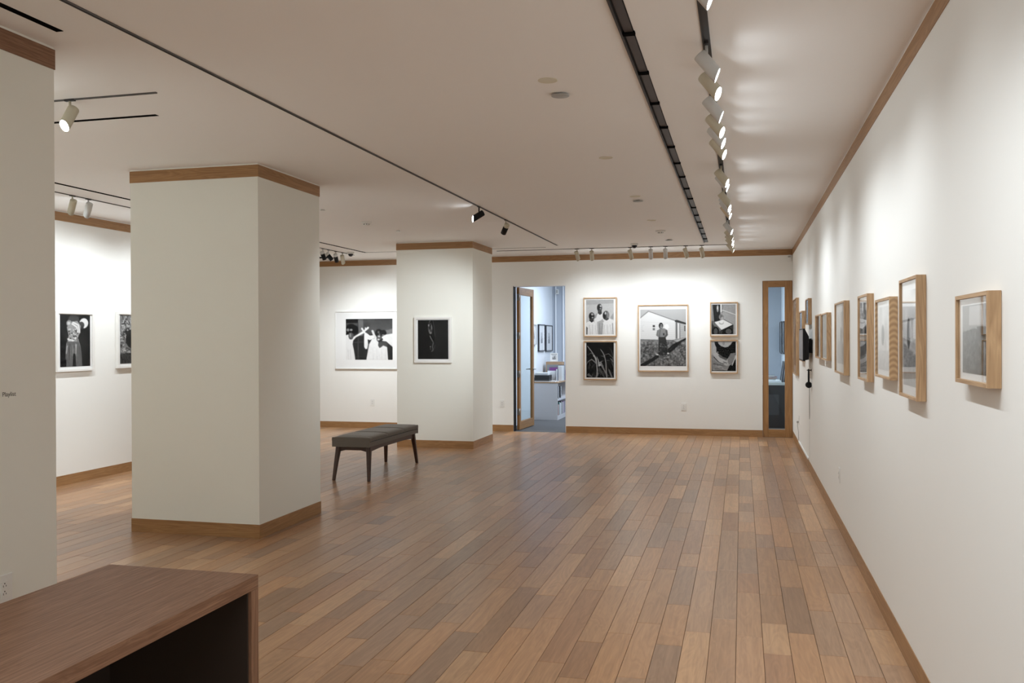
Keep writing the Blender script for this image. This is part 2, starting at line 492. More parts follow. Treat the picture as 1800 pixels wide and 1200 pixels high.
# ------------------------------------------------------------------ door and side light in the back wall
def make_door():
    d = bpy.data.objects.new('door_1', None); COL.objects.link(d); d.location = (-4.392, 0.165, 0.012)
    d['kind'] = 'structure'
    d.rotation_euler = (0, 0, PI / 2 - 0.062)
    w, h, t = 0.86, 2.375, 0.045          # leaf in local x 0..w, thickness in local y -t..0 (towards the gallery's right)
    st, rt, rb = 0.085, 0.125, 0.135
    bobj('stile', [(0, st, -t, 0, 0, h)], 'door_oak', d, 0.002)
    bobj('stile', [(w - st, w, -t, 0, 0, h)], 'door_oak', d, 0.002)
    bobj('rail', [(st, w - st, -t, 0, 0, rb)], 'door_oak', d, 0.002)
    bobj('rail', [(st, w - st, -t, 0, h - rt, h)], 'door_oak', d, 0.002)
    bobj('glass_pane', [(st, w - st, -t * 0.5 - 0.003, -t * 0.5 + 0.003, rb, h - rt)], 'door_glass', d)
    for s in (-t, 0.0):
        bm = bmesh.new(); sg = -1 if s < 0 else 1
        cyl(bm, (w - 0.045, s, 0.985), (w - 0.045, s + sg * 0.045, 0.985), 0.011)
        cyl(bm, (w - 0.045, s + sg * 0.04, 0.985), (w - 0.16, s + sg * 0.045, 0.985), 0.010, 0.008)
        cyl(bm, (w - 0.045, s, 0.985), (w - 0.045, s + sg * 0.008, 0.985), 0.024)
        obj('handle', bm, 'steel', d)
    for z in (0.30, 0.93, 1.57, 2.21):
        bm = bmesh.new()
        cyl(bm, (-0.008, -t - 0.004, z - 0.055), (-0.008, -t - 0.004, z + 0.055), 0.008)
        box(bm, -0.003, 0.0, -t, -0.004, z - 0.055, z + 0.055)
        box(bm, -0.02, -0.006, -t + 0.0, -t + 0.004, z - 0.055, z + 0.055)
        obj('hinge', bm, 'steel', d)
    return d
make_door()
struct('trim_5', [(DX0, DX0 + 0.010, 0.012, T + 0.002, 0, DZ)], 'black')     # dark door jamb on the hinge side
struct('trim_6', [(DX0 + 0.010, DX1, 0.005, T + 0.002, DZ - 0.012, DZ)], 'office_trim')   # door head
struct('trim_7', [(DX1 - 0.010, DX1, 0.005, T + 0.002, 0, DZ - 0.012)], 'office_trim')

def make_window():
    w = bpy.data.objects.new('window_1', None); COL.objects.link(w); w.location = (WX0, 0.012, 0); w['kind'] = 'structure'
    W0 = -WX0
    bobj('window_frame', [(0.004, 0.089, 0, 0.07, 0.0, WZ - 0.003), (0.331, W0 - 0.004, 0, 0.07, 0.0, WZ - 0.003),
                          (0.089, 0.331, 0, 0.07, 0.0, 0.118), (0.089, 0.331, 0, 0.07, WZ - 0.098, WZ - 0.003)], 'door_oak', w, 0.002)
    bobj('pane', [(0.089, 0.331, 0.028, 0.034, 0.118, WZ - 0.098)], 'door_glass', w)
    bobj('glazing_bead', [(0.089, 0.331, 0.014, 0.027, 0.118, 0.130)], 'steel', w)
make_window()

# ------------------------------------------------------------------ flat prints (tones kept as a colour grid)
class Canvas:
    def __init__(s, w, h, tone, ss=3):
        s.w, s.h, s.ss = w, h, ss
        s.a = np.full((h * ss, w * ss), float(tone))
        yy, xx = np.mgrid[0:h * ss, 0:w * ss]
        s.x = (xx + 0.5) / (w * ss); s.y = (yy + 0.5) / (h * ss)
        s.asp = h / w
        s.r = np.random.RandomState(3)
    def put(s, m, tone):
        s.a = np.where(m, tone, s.a)
        return s
    def poly(s, pts, tone):
        m = np.zeros_like(s.a, bool); n = len(pts)
        for i in range(n):
            x0, y0 = pts[i]; x1, y1 = pts[(i + 1) % n]
            if y0 == y1: continue
            c = ((y0 > s.y) != (y1 > s.y)) & (s.x < (x1 - x0) * (s.y - y0) / (y1 - y0) + x0)
            m ^= c
        return s.put(m, tone)
    def ell(s, cx, cy, rx, ry, tone, rot=0.0):
        dx, dy = s.x - cx, (s.y - cy) * s.asp
        c, t = math.cos(rot), math.sin(rot)
        u, v = dx * c + dy * t, -dx * t + dy * c
        return s.put((u / rx) ** 2 + (v / (ry * s.asp)) ** 2 < 1, tone)
    def line(s, pts, w0, tone, w1=None):
        w1 = w0 if w1 is None else w1
        n = len(pts) - 1
        for i in range(n):
            (x0, y0), (x1, y1) = pts[i], pts[i + 1]
            dx, dy = x1 - x0, (y1 - y0) * s.asp
            l2 = dx * dx + dy * dy + 1e-9
            t = np.clip(((s.x - x0) * dx + (s.y - y0) * s.asp * dy) / l2, 0, 1)
            d = np.hypot(s.x - x0 - t * dx, (s.y - y0) * s.asp - t * dy)
            ww = (w0 + (w1 - w0) * (i + t) / n)
            s.put(d < ww, tone)
        return s
    def noise(s, cells, amp, region=None):
        g = s.r.rand(int(cells * s.asp) + 3, cells + 3) - 0.5
        fx, fy = s.x * cells, s.y * cells * s.asp
        ix, iy = fx.astype(int), fy.astype(int); tx, ty = fx - ix, fy - iy
        v = (g[iy, ix] * (1 - tx) + g[iy, ix + 1] * tx) * (1 - ty) + (g[iy + 1, ix] * (1 - tx) + g[iy + 1, ix + 1] * tx) * ty
        s.a = s.a + (v * amp if region is None else np.where(region, v * amp, 0))
        return s
    def blur(s, n=1):
        for _ in range(n):
            p = np.pad(s.a, 1, mode='edge')
            s.a = (p[:-2, 1:-1] + p[2:, 1:-1] + p[1:-1, :-2] + p[1:-1, 2:] + p[1:-1, 1:-1]) / 5
        return s
    def out(s):
        a = s.a.reshape(s.h, s.ss, s.w, s.ss).mean((1, 3))
        return np.clip(a, 0.02, 0.93)

def art_three():
    c = Canvas(84, 105, 0.74)
    c.poly([(0, 0), (1, 0), (1, .11), (0, .15)], .66); c.line([(0, .19), (1, .15)], .004, .72)
    c.poly([(.88, .50), (1, .36), (1, .56), (.90, .56)], .62)
    c.poly([(.30, .48), (.42, .42), (.46, .36), (.62, .40), (.70, .5), (.70, 1), (.30, 1)], .86)
    c.poly([(.32, .44), (.42, .38), (.36, .52), (.28, .56)], .60)
    c.poly([(.40, .64), (.52, .60), (.60, .55), (.64, .62), (.58, 1), (.42, 1)], .66)
    c.poly([(.43, .30), (.56, .30), (.57, .40), (.50, .44), (.43, .39)], .22)
    c.ell(.49, .235, .095, .115, .30); c.ell(.45, .23, .05, .09, .17); c.ell(.53, .19, .035, .035, .66); c.ell(.52, .26, .03, .02, .55)
    c.line([(.46, .225), (.54, .225)], .012, .10)
    c.poly([(0, .66), (.14, .61), (.26, .62), (.36, .72), (.42, 1), (0, 1)], .90)
    c.poly([(.0, .76), (.06, .8), (.05, 1), (0, 1)], .35)
    c.poly([(.13, .53), (.28, .54), (.27, .62), (.2, .655), (.12, .60)], .20)
    c.ell(.205, .475, .105, .115, .26); c.ell(.16, .48, .05, .08, .14); c.ell(.225, .42, .04, .03, .62); c.ell(.235, .51, .03, .018, .62)
    c.line([(.20, .475), (.28, .47)], .012, .08)
    c.poly([(.60, .66), (.70, .60), (.84, .54), (1, .60), (1, 1), (.56, 1)], .88)
    c.poly([(.64, .52), (.80, .50), (.82, .56), (.74, .60), (.66, .57)], .22)
    c.ell(.72, .445, .11, .125, .34); c.ell(.66, .46, .06, .10, .16); c.ell(.70, .40, .03, .05, .72); c.ell(.79, .44, .05, .09, .50)
    c.line([(.62, .44), (.72, .43)], .010, .08)
    for x0, x1 in ((.12, .16), (.24, .22), (.33, .37), (.66, .63), (.76, .78), (.86, .92)):
        c.line([(x0, .72), (x1, .99)], .010, .76)
    for x0, x1 in ((.48, .50), (.60, .57), (.95, .97)):
        c.line([(x0, .68), (x1, .99)], .014, .55)
    return c.noise(40, .05).blur(2).out()

def art_plants():
    c = Canvas(84, 105, 0.07)
    c.noise(14, .12, c.y > .45)
    rr = random.Random(5)
    for i in range(26):
        x = rr.uniform(0, 1); y = rr.uniform(.62, 1.0); a = rr.uniform(-.22, .22)
        c.line([(x, y), (x + a * .5, y - .10), (x + a, y - .14)], .016, rr.uniform(.16, .32), .003)
    c.line([(.05, .11), (.18, .24), (.28, .36), (.34, .48), (.38, .62), (.40, .8), (.38, .99)], .013, .62, .022)
    c.line([(.30, .38), (.18, .30), (.05, .36)], .018, .38, .004); c.line([(.38, .60), (.20, .48), (.06, .55), (.01, .64)], .022, .50, .006)
    c.line([(.28, .38), (.36, .46), (.38, .60)], .030, .68, .012)
    c.line([(.52, .20), (.61, .30), (.67, .42), (.71, .58), (.72, .8), (.74, .99)], .010, .62, .018)
    c.line([(.68, .44), (.58, .38), (.50, .39)], .014, .42, .004); c.line([(.70, .50), (.66, .36), (.80, .32), (.93, .42), (1, .48)], .012, .44, .006)
    c.line([(.46, .66), (.44, .52), (.38, .40)], .030, .66, .006); c.line([(.46, .58), (.60, .52)], .016, .6, .005)
    c.line([(.52, .58), (.62, .74), (.73, .90)], .040, .52, .012)
    c.line([(.82, .14), (.90, .22), (.97, .38)], .006, .34, .010); c.line([(.98, .40), (.93, .58), (1, .72)], .016, .36)
    c.line([(.88, .46), (.97, .55)], .014, .45); c.line([(.74, .51), (.82, .51)], .010, .45)
    c.line([(.48, .76), (.58, .88), (.66, .99)], .052, .30, .02); c.line([(.82, .78), (.92, .98)], .024, .42, .03)
    c.line([(.08, .92), (.22, .97)], .045, .40, .01); c.line([(.36, .99), (.42, .88)], .03, .5)
    c.ell(.5, .64, .016, .03, .85)
    return c.noise(34, .10).blur(2).out()

def art_house():
    c = Canvas(110, 137, 0.69)
    c.a += (c.y - .2) * -.15
    c.poly([(0, .15), (.20, .03), (.80, .20), (1, .25), (1, .5), (0, .5)], .72)
    c.poly([(0, .16), (.19, .045), (.76, .215), (.76, .54), (0, .525)], .87)
    for i in range(9):
        c.line([(0, .22 + i * .035), (.75, .25 + i * .033)], .003, .78)
    c.line([(0, .155), (.18, .035), (.77, .205)], .008, .48); c.line([(0, .125), (.18, .012), (.79, .185)], .004, .70)
    c.poly([(.76, .20), (1, .25), (1, .48), (.76, .54)], .72)
    c.poly([(.75, .20), (.80, .19), (1, .245), (1, .275), (.76, .225)], .22)
    c.line([(.79, .23), (.79, .51)], .012, .35); c.line([(.835, .26), (.835, .51)], .014, .88); c.line([(.86, .26), (.865, .52)], .006, .4)
    c.line([(.97, .30), (.97, .38)], .010, .12)
    for i in range(6):
        c.line([(.87, .29 + i * .035), (1, .30 + i * .03)], .002, .6)
    c.line([(.04, .38), (.04, .29), (.09, .28)], .004, .80); c.line([(.04, .38), (.08, .38)], .005, .7)
    c.poly([(.275, .28), (.325, .28), (.325, .315), (.275, .315)], .22); c.poly([(.275, .33), (.325, .33), (.325, .37), (.275, .37)], .45)
    c.poly([(0, .525), (.70, .54), (.78, .53), (1, .49), (1, 1), (0, 1)], .40)
    c.poly([(0, .525), (.5, .535), (.5, .62), (0, .62)], .47)
    c.poly([(.72, .55), (1, .49), (1, .52), (.8, .58)], .66)
    g = (c.y > .53)
    c.noise(26, .30, g & (c.y > .55)); c.noise(50, .34, g & (c.y > .58))
    c.poly([(.60, .70), (.70, .62), (1, .50), (1, .535), (.9, .575), (.75, .70), (.62, .78)], .12)
    c.poly([(.66, .70), (.74, .64), (.72, .66), (.62, .74)], .42)
    c.poly([(0, .97), (.25, .86), (.38, .79), (.42, .84), (.15, .98), (.1, 1), (0, 1)], .15)
    c.ell(.58, .31, .05, .045, .92)
    c.poly([(.40, .36), (.44, .335), (.52, .335), (.58, .36), (.60, .45), (.57, .49), (.54, .5), (.42, .5), (.37, .46), (.38, .39)], .52)
    c.line([(.39, .38), (.37, .455), (.44, .49)], .020, .47); c.line([(.575, .38), (.585, .45), (.54, .49)], .020, .34)
    c.poly([(.50, .42), (.53, .42), (.53, .46), (.5, .46)], .2); c.line([(.44, .36), (.42, .48)], .008, .36)
    c.poly([(.40, .49), (.555, .49), (.585, .60), (.61, .78), (.53, .83), (.42, .80), (.37, .78), (.39, .62)], .20)
    rr = random.Random(3)
    for i in range(60):
        c.ell(rr.uniform(.40, .59), rr.uniform(.60, .83), .014, .009, rr.choice([.08, .12, .34, .44]))
    c.line([(.40, .52), (.385, .76)], .006, .5)
    c.ell(.455, .29, .048, .052, .12); c.ell(.462, .30, .028, .036, .55); c.line([(.44, .295), (.49, .295)], .006, .2)
    c.poly([(.44, .33), (.48, .33), (.48, .35), (.44, .35)], .45)
    c.ell(.375, .795, .026, .013, .85); c.ell(.61, .775, .024, .014, .85)
    return c.blur(2).out()

def art_table():
    c = Canvas(66, 82, 0.66)
    c.poly([(.36, 0), (1, 0), (1, .34), (.36, .2)], .62)
    c.poly([(0, 0), (.04, 0), (.10, .56), (0, .5)], .55)
    c.poly([(.05, 0), (.37, 0), (.37, .56), (.11, .58)], .16); c.ell(.26, .14, .045, .12, .60); c.ell(.25, .12, .02, .06, .9)
    c.poly([(.37, 0), (.42, 0), (.42, .26), (.37, .26)], .95); c.poly([(.42, 0), (.49, 0), (.47, .3), (.42, .3)], .55)
    c.line([(.46, .20), (1, .36)], .026, .80); c.line([(.46, .225), (1, .385)], .010, .55)
    c.ell(.41, .42, .10, .10, .55); c.ell(.40, .40, .05, .06, .42); c.ell(.44, .46, .035, .04, .72)
    c.poly([(0, .55), (.12, .56), (.35, .86), (.90, .68), (.9, 1), (0, 1)], .20)
    c.poly([(.02, .52), (.14, .60), (.42, .86), (.33, .90), (.05, .66)], .42)
    c.poly([(.13, .59), (.48, .51), (.86, .67), (.42, .85)], .93); c.line([(.42, .86), (.88, .69)], .016, .06); c.line([(.5, .5), (.88, .66)], .008, .3)
    c.ell(.41, .62, .10, .055, .70); c.ell(.41, .60, .075, .035, .93)
    c.ell(.70, .90, .17, .12, .05); c.ell(.70, .90, .12, .09, .34); c.ell(.18, .90, .14, .16, .08); c.ell(.18, .9, .08, .11, .32)
    c.poly([(.46, .86), (.54, .84), (.56, 1), (.44, 1)], .08)
    return c.noise(30, .06).blur(2).out()

def art_torso():
    c = Canvas(66, 82, 0.70)
    c.poly([(0, 0), (.14, 0), (.2, .4), (0, .42)], .70)
    c.poly([(.12, 0), (1, 0), (1, .46), (.78, .42), (.66, .58), (.5, .54), (.3, .42), (.2, .36), (.2, .2), (.15, .12)], .07)
    c.poly([(.26, 0), (.86, 0), (.80, .09), (.68, .18), (.55, .20), (.40, .16), (.29, .08)], .70); c.ell(.5, .06, .05, .07, .58)
    c.poly([(.78, .40), (.98, .38), (.93, .62), (.82, .76), (.70, .78), (.66, .62), (.72, .50)], .52)
    c.poly([(.3, .42), (.42, .5), (.66, .58), (.6, .64), (.4, .60), (.28, .5)], .38)
    c.poly([(.08, .40), (.2, .38), (.34, .54), (.50, .60), (.66, .66), (.70, .76), (.5, .76), (.3, .68), (.14, .54)], .74)
    c.poly([(0, .44), (.1, .48), (.24, .66), (.1, .66), (0, .6)], .58); c.line([(.1, .52), (.28, .68), (.5, .78)], .014, .14)
    c.poly([(0, .62), (.28, .68), (.6, .82), (.74, .80), (.6, 1), (0, 1)], .55)
    rr = random.Random(9)
    for i in range(14):
        x, y = rr.uniform(0, .5), rr.uniform(.68, .98)
        c.line([(x, y), (x + .12, y + rr.uniform(-.03, .05)), (x + .2, y + .02)], .012, rr.choice([.3, .38, .7, .74]), .004)
    c.poly([(.74, .80), (.84, .76), (1, .56), (1, 1), (.62, 1)], .08); c.line([(.99, .50), (.84, .80)], .016, .85)
    c.line([(.0, .98), (.6, .98)], .014, .1)
    c.ell(.26, .36, .02, .02, .8)
    return c.noise(30, .06).blur(2).out()

def art_arms():
    c = Canvas(96, 82, 0.20)
    c.poly([(0, 0), (1, 0), (1, .02), (0, .03)], .08); c.poly([(0, .03), (.26, .03), (.26, .10), (0, .10)], .12); c.poly([(0, .10), (.26, .10), (.26, .18), (0, .2)], .30)
    c.poly([(.27, .02), (.38, .02), (.38, .42), (.28, .42)], .42)
    c.poly([(.38, .02), (1, .02), (1, .35), (.38, .38)], .30); c.noise(9, .10, (c.x > .38) & (c.y < .5)); c.poly([(.82, .30), (1, .24), (1, .42), (.84, .42)], .48)
    c.poly([(.17, .46), (.42, .40), (.42, 1), (.2, 1)], .17); c.line([(.27, .42), (.265, 1)], .006, .33); c.line([(.18, .58), (.40, .56)], .006, .3); c.line([(.2, .92), (.4, .92)], .006, .26)
    c.poly([(.5, .45), (.6, .4), (.7, .45), (.6, .6), (.44, 1), (.42, .6)], .18)
    c.ell(.12, .24, .11, .12, .10); c.ell(.20, .26, .07, .10, .10); c.ell(.05, .27, .03, .035, .55); c.ell(.12, .27, .03, .025, .62); c.ell(.03, .35, .03, .05, .08)
    c.poly([(0, .40), (.06, .38), (.11, .50), (.17, .44), (.37, .30), (.39, .35), (.22, .45), (.16, .53), (.15, .62), (.18, .78), (.205, 1), (0, 1)], .93)
    c.ell(.115, .42, .055, .085, .36); c.ell(.10, .40, .02, .05, .58)
    c.line([(.35, .24), (.42, .36)], .018, .92); c.line([(.39, .31), (.48, .22)], .020, .90); c.line([(.415, .3), (.425, .22)], .010, .9); c.line([(.37, .28), (.34, .25)], .008, .9)
    c.poly([(.395, .38), (.44, .34), (.52, .41), (.60, .40), (.64, .46), (.52, .52), (.47, .50), (.48, .62), (.46, .73), (.42, .735), (.395, .68)], .93)
    c.ell(.705, .34, .07, .09, .14); c.ell(.805, .35, .065, .075, .14); c.ell(.70, .33, .02, .03, .40); c.ell(.72, .38, .02, .02, .35); c.ell(.80, .40, .03, .02, .5)
    c.line([(.575, .30), (.60, .38), (.64, .46)], .022, .86)
    c.poly([(.77, .44), (.85, .39), (1, .36), (1, .69), (.86, .55), (.78, .54)], .92)
    c.poly([(.44, 1), (.50, .62), (.56, .50), (.66, .46), (.74, .56), (.80, .64), (.88, .68), (.90, 1)], .92)
    c.poly([(.70, .56), (.84, .55), (.90, .62), (.88, .69), (.80, .65), (.745, .70), (.72, .71), (.69, .65)], .30)
    c.ell(.71, .48, .055, .085, .38); c.ell(.71, .43, .02, .02, .82); c.ell(.70, .505, .025, .02, .80)
    c.line([(.71, .55), (.78, .50)], .016, .2)
    c.poly([(.88, .62), (1, .70), (1, 1), (.905, 1)], .18)
    for x in (.05, .1, .58, .66, .76, .84):
        c.line([(x, .74), (x + .01, .99)], .006, .86)
    return c.noise(36, .05).blur(2).out()

def art_dark():
    c = Canvas(66, 82, 0.105)
    c.a += np.where(c.x > .55, .05, 0) * (1 - np.abs(c.y - .4))
    c.line([(.40, .0), (.37, .08), (.42, .02)], .010, .34); c.line([(.50, .02), (.54, .22), (.57, .42)], .008, .30, .012)
    c.ell(.41, .22, .075, .13, .30); c.ell(.41, .18, .035, .07, .13); c.ell(.36, .14, .02, .03, .6); c.ell(.45, .19, .016, .06, .52); c.ell(.42, .33, .04, .03, .5); c.ell(.38, .28, .015, .03, .5); c.ell(.43, .28, .02, .02, .18)
    c.line([(.40, .41), (.44, .48), (.50, .56)], .012, .58, .008); c.line([(.44, .42), (.52, .52)], .02, .05)
    c.line([(.51, .58), (.48, .68), (.50, .77), (.45, .80)], .016, .42, .014); c.line([(.57, .64), (.53, .74)], .008, .40)
    c.ell(.415, .68, .016, .015, .72); c.ell(.42, .74, .014, .010, .6); c.line([(.48, .84), (.52, .98)], .005, .36)
    return c.noise(22, .05).blur(2).out()

def art_hat():
    c = Canvas(66, 106, 0.13)
    c.noise(8, .08)
    c.ell(.45, .10, .18, .09, .27); c.ell(.30, .17, .09, .06, .58); c.ell(.29, .17, .05, .03, .82)
    c.ell(.78, .165, .145, .10, .93, .5); c.ell(.70, .20, .10, .065, .30, .2); c.ell(.73, .24, .05, .035, .24)
    c.poly([(.22, .24), (.42, .14), (.56, .12), (.68, .22), (.66, .34), (.58, .44), (.62, .52), (.24, .52), (.28, .40)], .62)
    for p in ([(.42, .15), (.60, .20), (.64, .34)], [(.40, .18), (.55, .24), (.58, .34)], [(.26, .47), (.42, .50), (.56, .42)]):
        c.line(p, .024, .92)
    rr = random.Random(12)
    for i in range(34):
        c.ell(rr.uniform(.28, .60), rr.uniform(.28, .50), .024, .011, rr.choice([.12, .2, .9, .85]))
    c.line([(.56, .46), (.63, .58), (.66, .68)], .030, .50, .02); c.ell(.64, .66, .035, .03, .7)
    c.poly([(.22, .52), (.60, .52), (.70, .72), (.72, 1), (.50, 1), (.46, .76), (.40, 1), (.20, 1), (.18, .7)], .40)
    for i in range(26):
        x = rr.uniform(.20, .68); c.line([(x, rr.uniform(.54, .7)), (x + rr.uniform(-.04, .04), rr.uniform(.75, .98))], .008, rr.choice([.28, .5, .58]), .003)
    c.line([(.52, .58), (.50, .80)], .016, .78, .006); c.line([(.24, .60), (.20, .74)], .012, .75)
    c.poly([(.42, .75), (.50, .75), (.52, 1), (.40, 1)], .12); c.poly([(0, .9), (.2, .86), (.2, 1), (0, 1)], .08)
    return c.noise(30, .06).blur(2).out()

def art_pattern():
    c = Canvas(66, 90, 0.5)
    rr = random.Random(31)
    for i in range(190):
        x, y = rr.uniform(0, 1), rr.uniform(0, 1); a = rr.uniform(0, 6.28)
        c.line([(x, y), (x + .07 * math.cos(a), y + .05 * math.sin(a)), (x + .09 * math.cos(a + 1), y + .07 * math.sin(a + 1))], .012, rr.choice([.12, .9, .2, .84]), .004)
    c.ell(.62, .42, .40, .20, .85, -.4)
    c.ell(.52, .48, .30, .20, .12, -.5); c.ell(.30, .34, .10, .07, .15); c.ell(.30, .31, .04, .02, .6); c.ell(.52, .46, .08, .05, .3)
    c.poly([(0, .80), (1, .74), (1, 1), (0, 1)], .22)
    c.noise(30, .25, c.y > .68)
    return c.blur(1).out()

def art_grass_reflection():  # grass print; part of its tone is a glass reflection painted in
    c = Canvas(60, 78, 0.62)
    c.poly([(0, .40), (.5, .34), (1, .42), (1, 1), (0, 1)], .26); c.noise(20, .35, c.y > .36)
    c.poly([(.30, .02), (.80, .02), (.86, .3), (.28, .3)], .80)
    rr = random.Random(17)
    for i in range(24):
        x = rr.uniform(0, 1); y = rr.uniform(.45, 1)
        c.line([(x, y), (x + rr.uniform(-.1, .1), y - .12)], .008, rr.choice([.14, .42, .5]), .003)
    c.poly([(.60, .32), (.95, .32), (.90, .5), (.64, .46)], .12)
    return c.blur(1).out()

def art_soft(seed, tone, dark):
    c = Canvas(48, 64, tone); c.r = np.random.RandomState(seed)
    c.noise(5, .25); rr = random.Random(seed)
    c.poly([(0, rr.uniform(.5, .7)), (1, rr.uniform(.45, .7)), (1, 1), (0, 1)], dark); c.noise(18, .16, c.y > .5)
    c.ell(rr.uniform(.35, .65), .45, .12, .16, dark * .6)
    return c.blur(2).out()

def print_sheet(name, art, x0, x1, z0, z1, y, parent):
    h, w = art.shape
    xs = np.linspace(x0, x1, w); zs = np.linspace(z1, z0, h)
    X, Z = np.meshgrid(xs, zs)
    V = np.stack([X, np.full_like(X, y), Z], -1).reshape(-1, 3)
    i = np.arange(h * w).reshape(h, w)
    Fq = np.stack([i[:-1, :-1], i[1:, :-1], i[1:, 1:], i[:-1, 1:]], -1).reshape(-1, 4)
    me = bpy.data.meshes.new(name); me.from_pydata(V.tolist(), [], Fq.tolist())
    art = art * 0.94
    lin = np.where(art <= 0.04045, art / 12.92, ((art + 0.055) / 1.055) ** 2.4).ravel()
    col = np.stack([lin * 1.0, lin * 0.995, lin * 0.985, np.ones_like(lin)], -1).astype(np.float32)
    at = me.color_attributes.new('ink', 'FLOAT_COLOR', 'POINT'); at.data.foreach_set('color', col.ravel())
    me.materials.append(MT['print']); me.update()
    o = bpy.data.objects.new(name, me); COL.objects.link(o); o.parent = parent
    return o

def picture(label, loc, rz, w, h, depth, art, prt, rim=0.014, m='frame_oak', group=None, name='framed_photograph'):
    """local frame: x right, z up from the frame's lower edge, faces -y; prt = print rect (x0,x1,z0,z1) from the frame's lower left corner"""
    t = thing(name, label, 'picture', loc, rz, group)
    a = w / 2; d = depth
    bm = bmesh.new()
    box(bm, -a, -a + rim, -d, -0.001, 0, h); box(bm, a - rim, a, -d, -0.001, 0, h)
    box(bm, -a + rim, a - rim, -d, -0.001, 0, rim); box(bm, -a + rim, a - rim, -d, -0.001, h - rim, h)
    obj('frame', bm, m, t)
    my = -d + 0.014
    bobj('mat_board', [(-a + rim, a - rim, my, my + 0.004, rim, h - rim)], 'mat_board', t)
    if art is not None:
        print_sheet('photo_print', art, -a + prt[0], -a + prt[1], prt[2], prt[3], my - 0.0012, t)
    bobj('glass_pane', [(-a + rim, a - rim, -d + 0.006, -d + 0.008, rim, h - rim)], 'glass', t)
    return t

# back wall: outer x0,x1,z0,z1 and print x0,x1,z0,z1 in metres
def back_pic(label, X0, X1, Z0, Z1, P, art, y=0.0, m='frame_oak', depth=0.04, rim=0.016):
    picture(label, ((X0 + X1) / 2, y, Z0), 0, X1 - X0, Z1 - Z0, depth, art,
            (P[0] - X0, P[1] - X0, P[2] - Z0, P[3] - Z0), rim, m)

back_pic('oak framed photograph of three people in white shirts, above the leaf photograph', -3.232, -2.692, 1.558, 2.188, (-3.188, -2.742, 1.594, 2.152), art_three())
back_pic('oak framed dark photograph of long pale leaves, lower left on the back wall', -3.232, -2.695, 0.864, 1.491, (-3.188, -2.742, 0.900, 1.466), art_plants())
back_pic('largest oak framed photograph, a person standing before a white gabled house', -2.357, -1.567, 1.003, 2.060, (-2.318, -1.604, 1.090, 1.987), art_house())
back_pic('small oak framed photograph of a glass lamp on a white-topped table', -1.236, -0.812, 1.555, 2.088, (-1.212, -0.846, 1.588, 2.052), art_table())
back_pic('small oak framed photograph of a torso in a dark top with folded arms', -1.236, -0.814, 0.979, 1.500, (-1.212, -0.846, 1.016, 1.474), art_torso())
back_pic('wide white framed photograph of two people in white with raised arms, beside the far pillar', -7.592, -6.33, 1.020, 2.012, (-7.392, -6.53, 1.178, 1.880), art_arms(), m='white_frame', depth=0.035, rim=0.010)
back_pic('white framed very dark photograph hung on the front face of the far pillar', -5.240, -4.690, 1.198, 1.841, (-5.187, -4.737, 1.250, 1.800), art_dark(), y=-2.395, m='white_frame', depth=0.03, rim=0.028)

def left_pic(label, y0, y1, z0, z1, art):
    picture(label, (XL, (y0 + y1) / 2, z0), PI / 2, y1 - y0, z1 - z0, 0.035, art, (0.052, y1 - y0 - 0.052, 0.05, z1 - z0 - 0.032), 0.024, 'white_frame')
left_pic('white framed photograph of a figure in a pale brimmed hat on the left wall', -6.462, -5.908, 1.204, 1.842, art_hat())
left_pic('white framed photograph with a dense swirling pattern, partly hidden by the nearest pillar', -5.520, -4.97, 1.212, 1.858, art_pattern())

def right_pic(label, yn, yf, z0, z1, art, prt, depth=0.04, rim=0.013, m='frame_oak'):
    w, h = yf - yn, z1 - z0
    picture(label, (0, (yn + yf) / 2, z0), -PI / 2, w, h, depth, art, (prt[0] * w, prt[1] * w, prt[2] * h, prt[3] * h), rim, m)
right_pic('oak framed photograph nearest the camera on the right wall, hung apart from the others', -11.422, -11.001, 1.386, 1.681, art_grass_reflection(), (.12, .88, .12, .88))
right_pic('tall oak framed photograph second from the camera on the right wall', -10.284, -9.849, 1.268, 1.805, art_soft(8, .86, .62), (.10, .90, .10, .90))
right_pic('oak framed pale photograph with wavy grain on its side, third on the right wall', -9.569, -9.062, 1.324, 1.744, art_soft(2, .88, .80), (.10, .90, .10, .90), m='frame_wavy')
right_pic('oak framed photograph fourth from the camera on the right wall, past the wavy-grained frame', -8.731, -8.286, 1.275, 1.799, art_soft(11, .70, .52), (.08, .92, .08, .92))
right_pic('oak framed pale photograph standing alone between the paired frames and the fourth frame', -7.489, -6.808, 1.262, 1.806, art_soft(14, .86, .70), (.14, .86, .14, .86))
right_pic('dark oak framed photograph, the nearer of the touching pair on the right wall', -6.125, -5.575, 1.335, 1.756, art_soft(6, .40, .20), (.05, .95, .05, .95))
right_pic('dark oak framed photograph, the farther of the touching pair beside the monitor', -5.489, -4.843, 1.334, 1.759, art_soft(7, .42, .20), (.05, .95, .05, .95))
right_pic('small oak framed photograph hung high above the wall monitor', -3.870, -3.409, 1.682, 1.974, art_soft(19, .8, .6), (.12, .88, .12, .88))
right_pic('oak framed photograph on the right wall mostly hidden behind the monitor', -2.795, -2.233, 1.241, 1.864, art_soft(20, .8, .6), (.12, .88, .12, .88))
right_pic('tallest oak framed photograph in the corner beside the narrow side window', -1.573, -0.66, 1.016, 2.077, art_soft(21, .82, .6), (.12, .88, .12, .88))

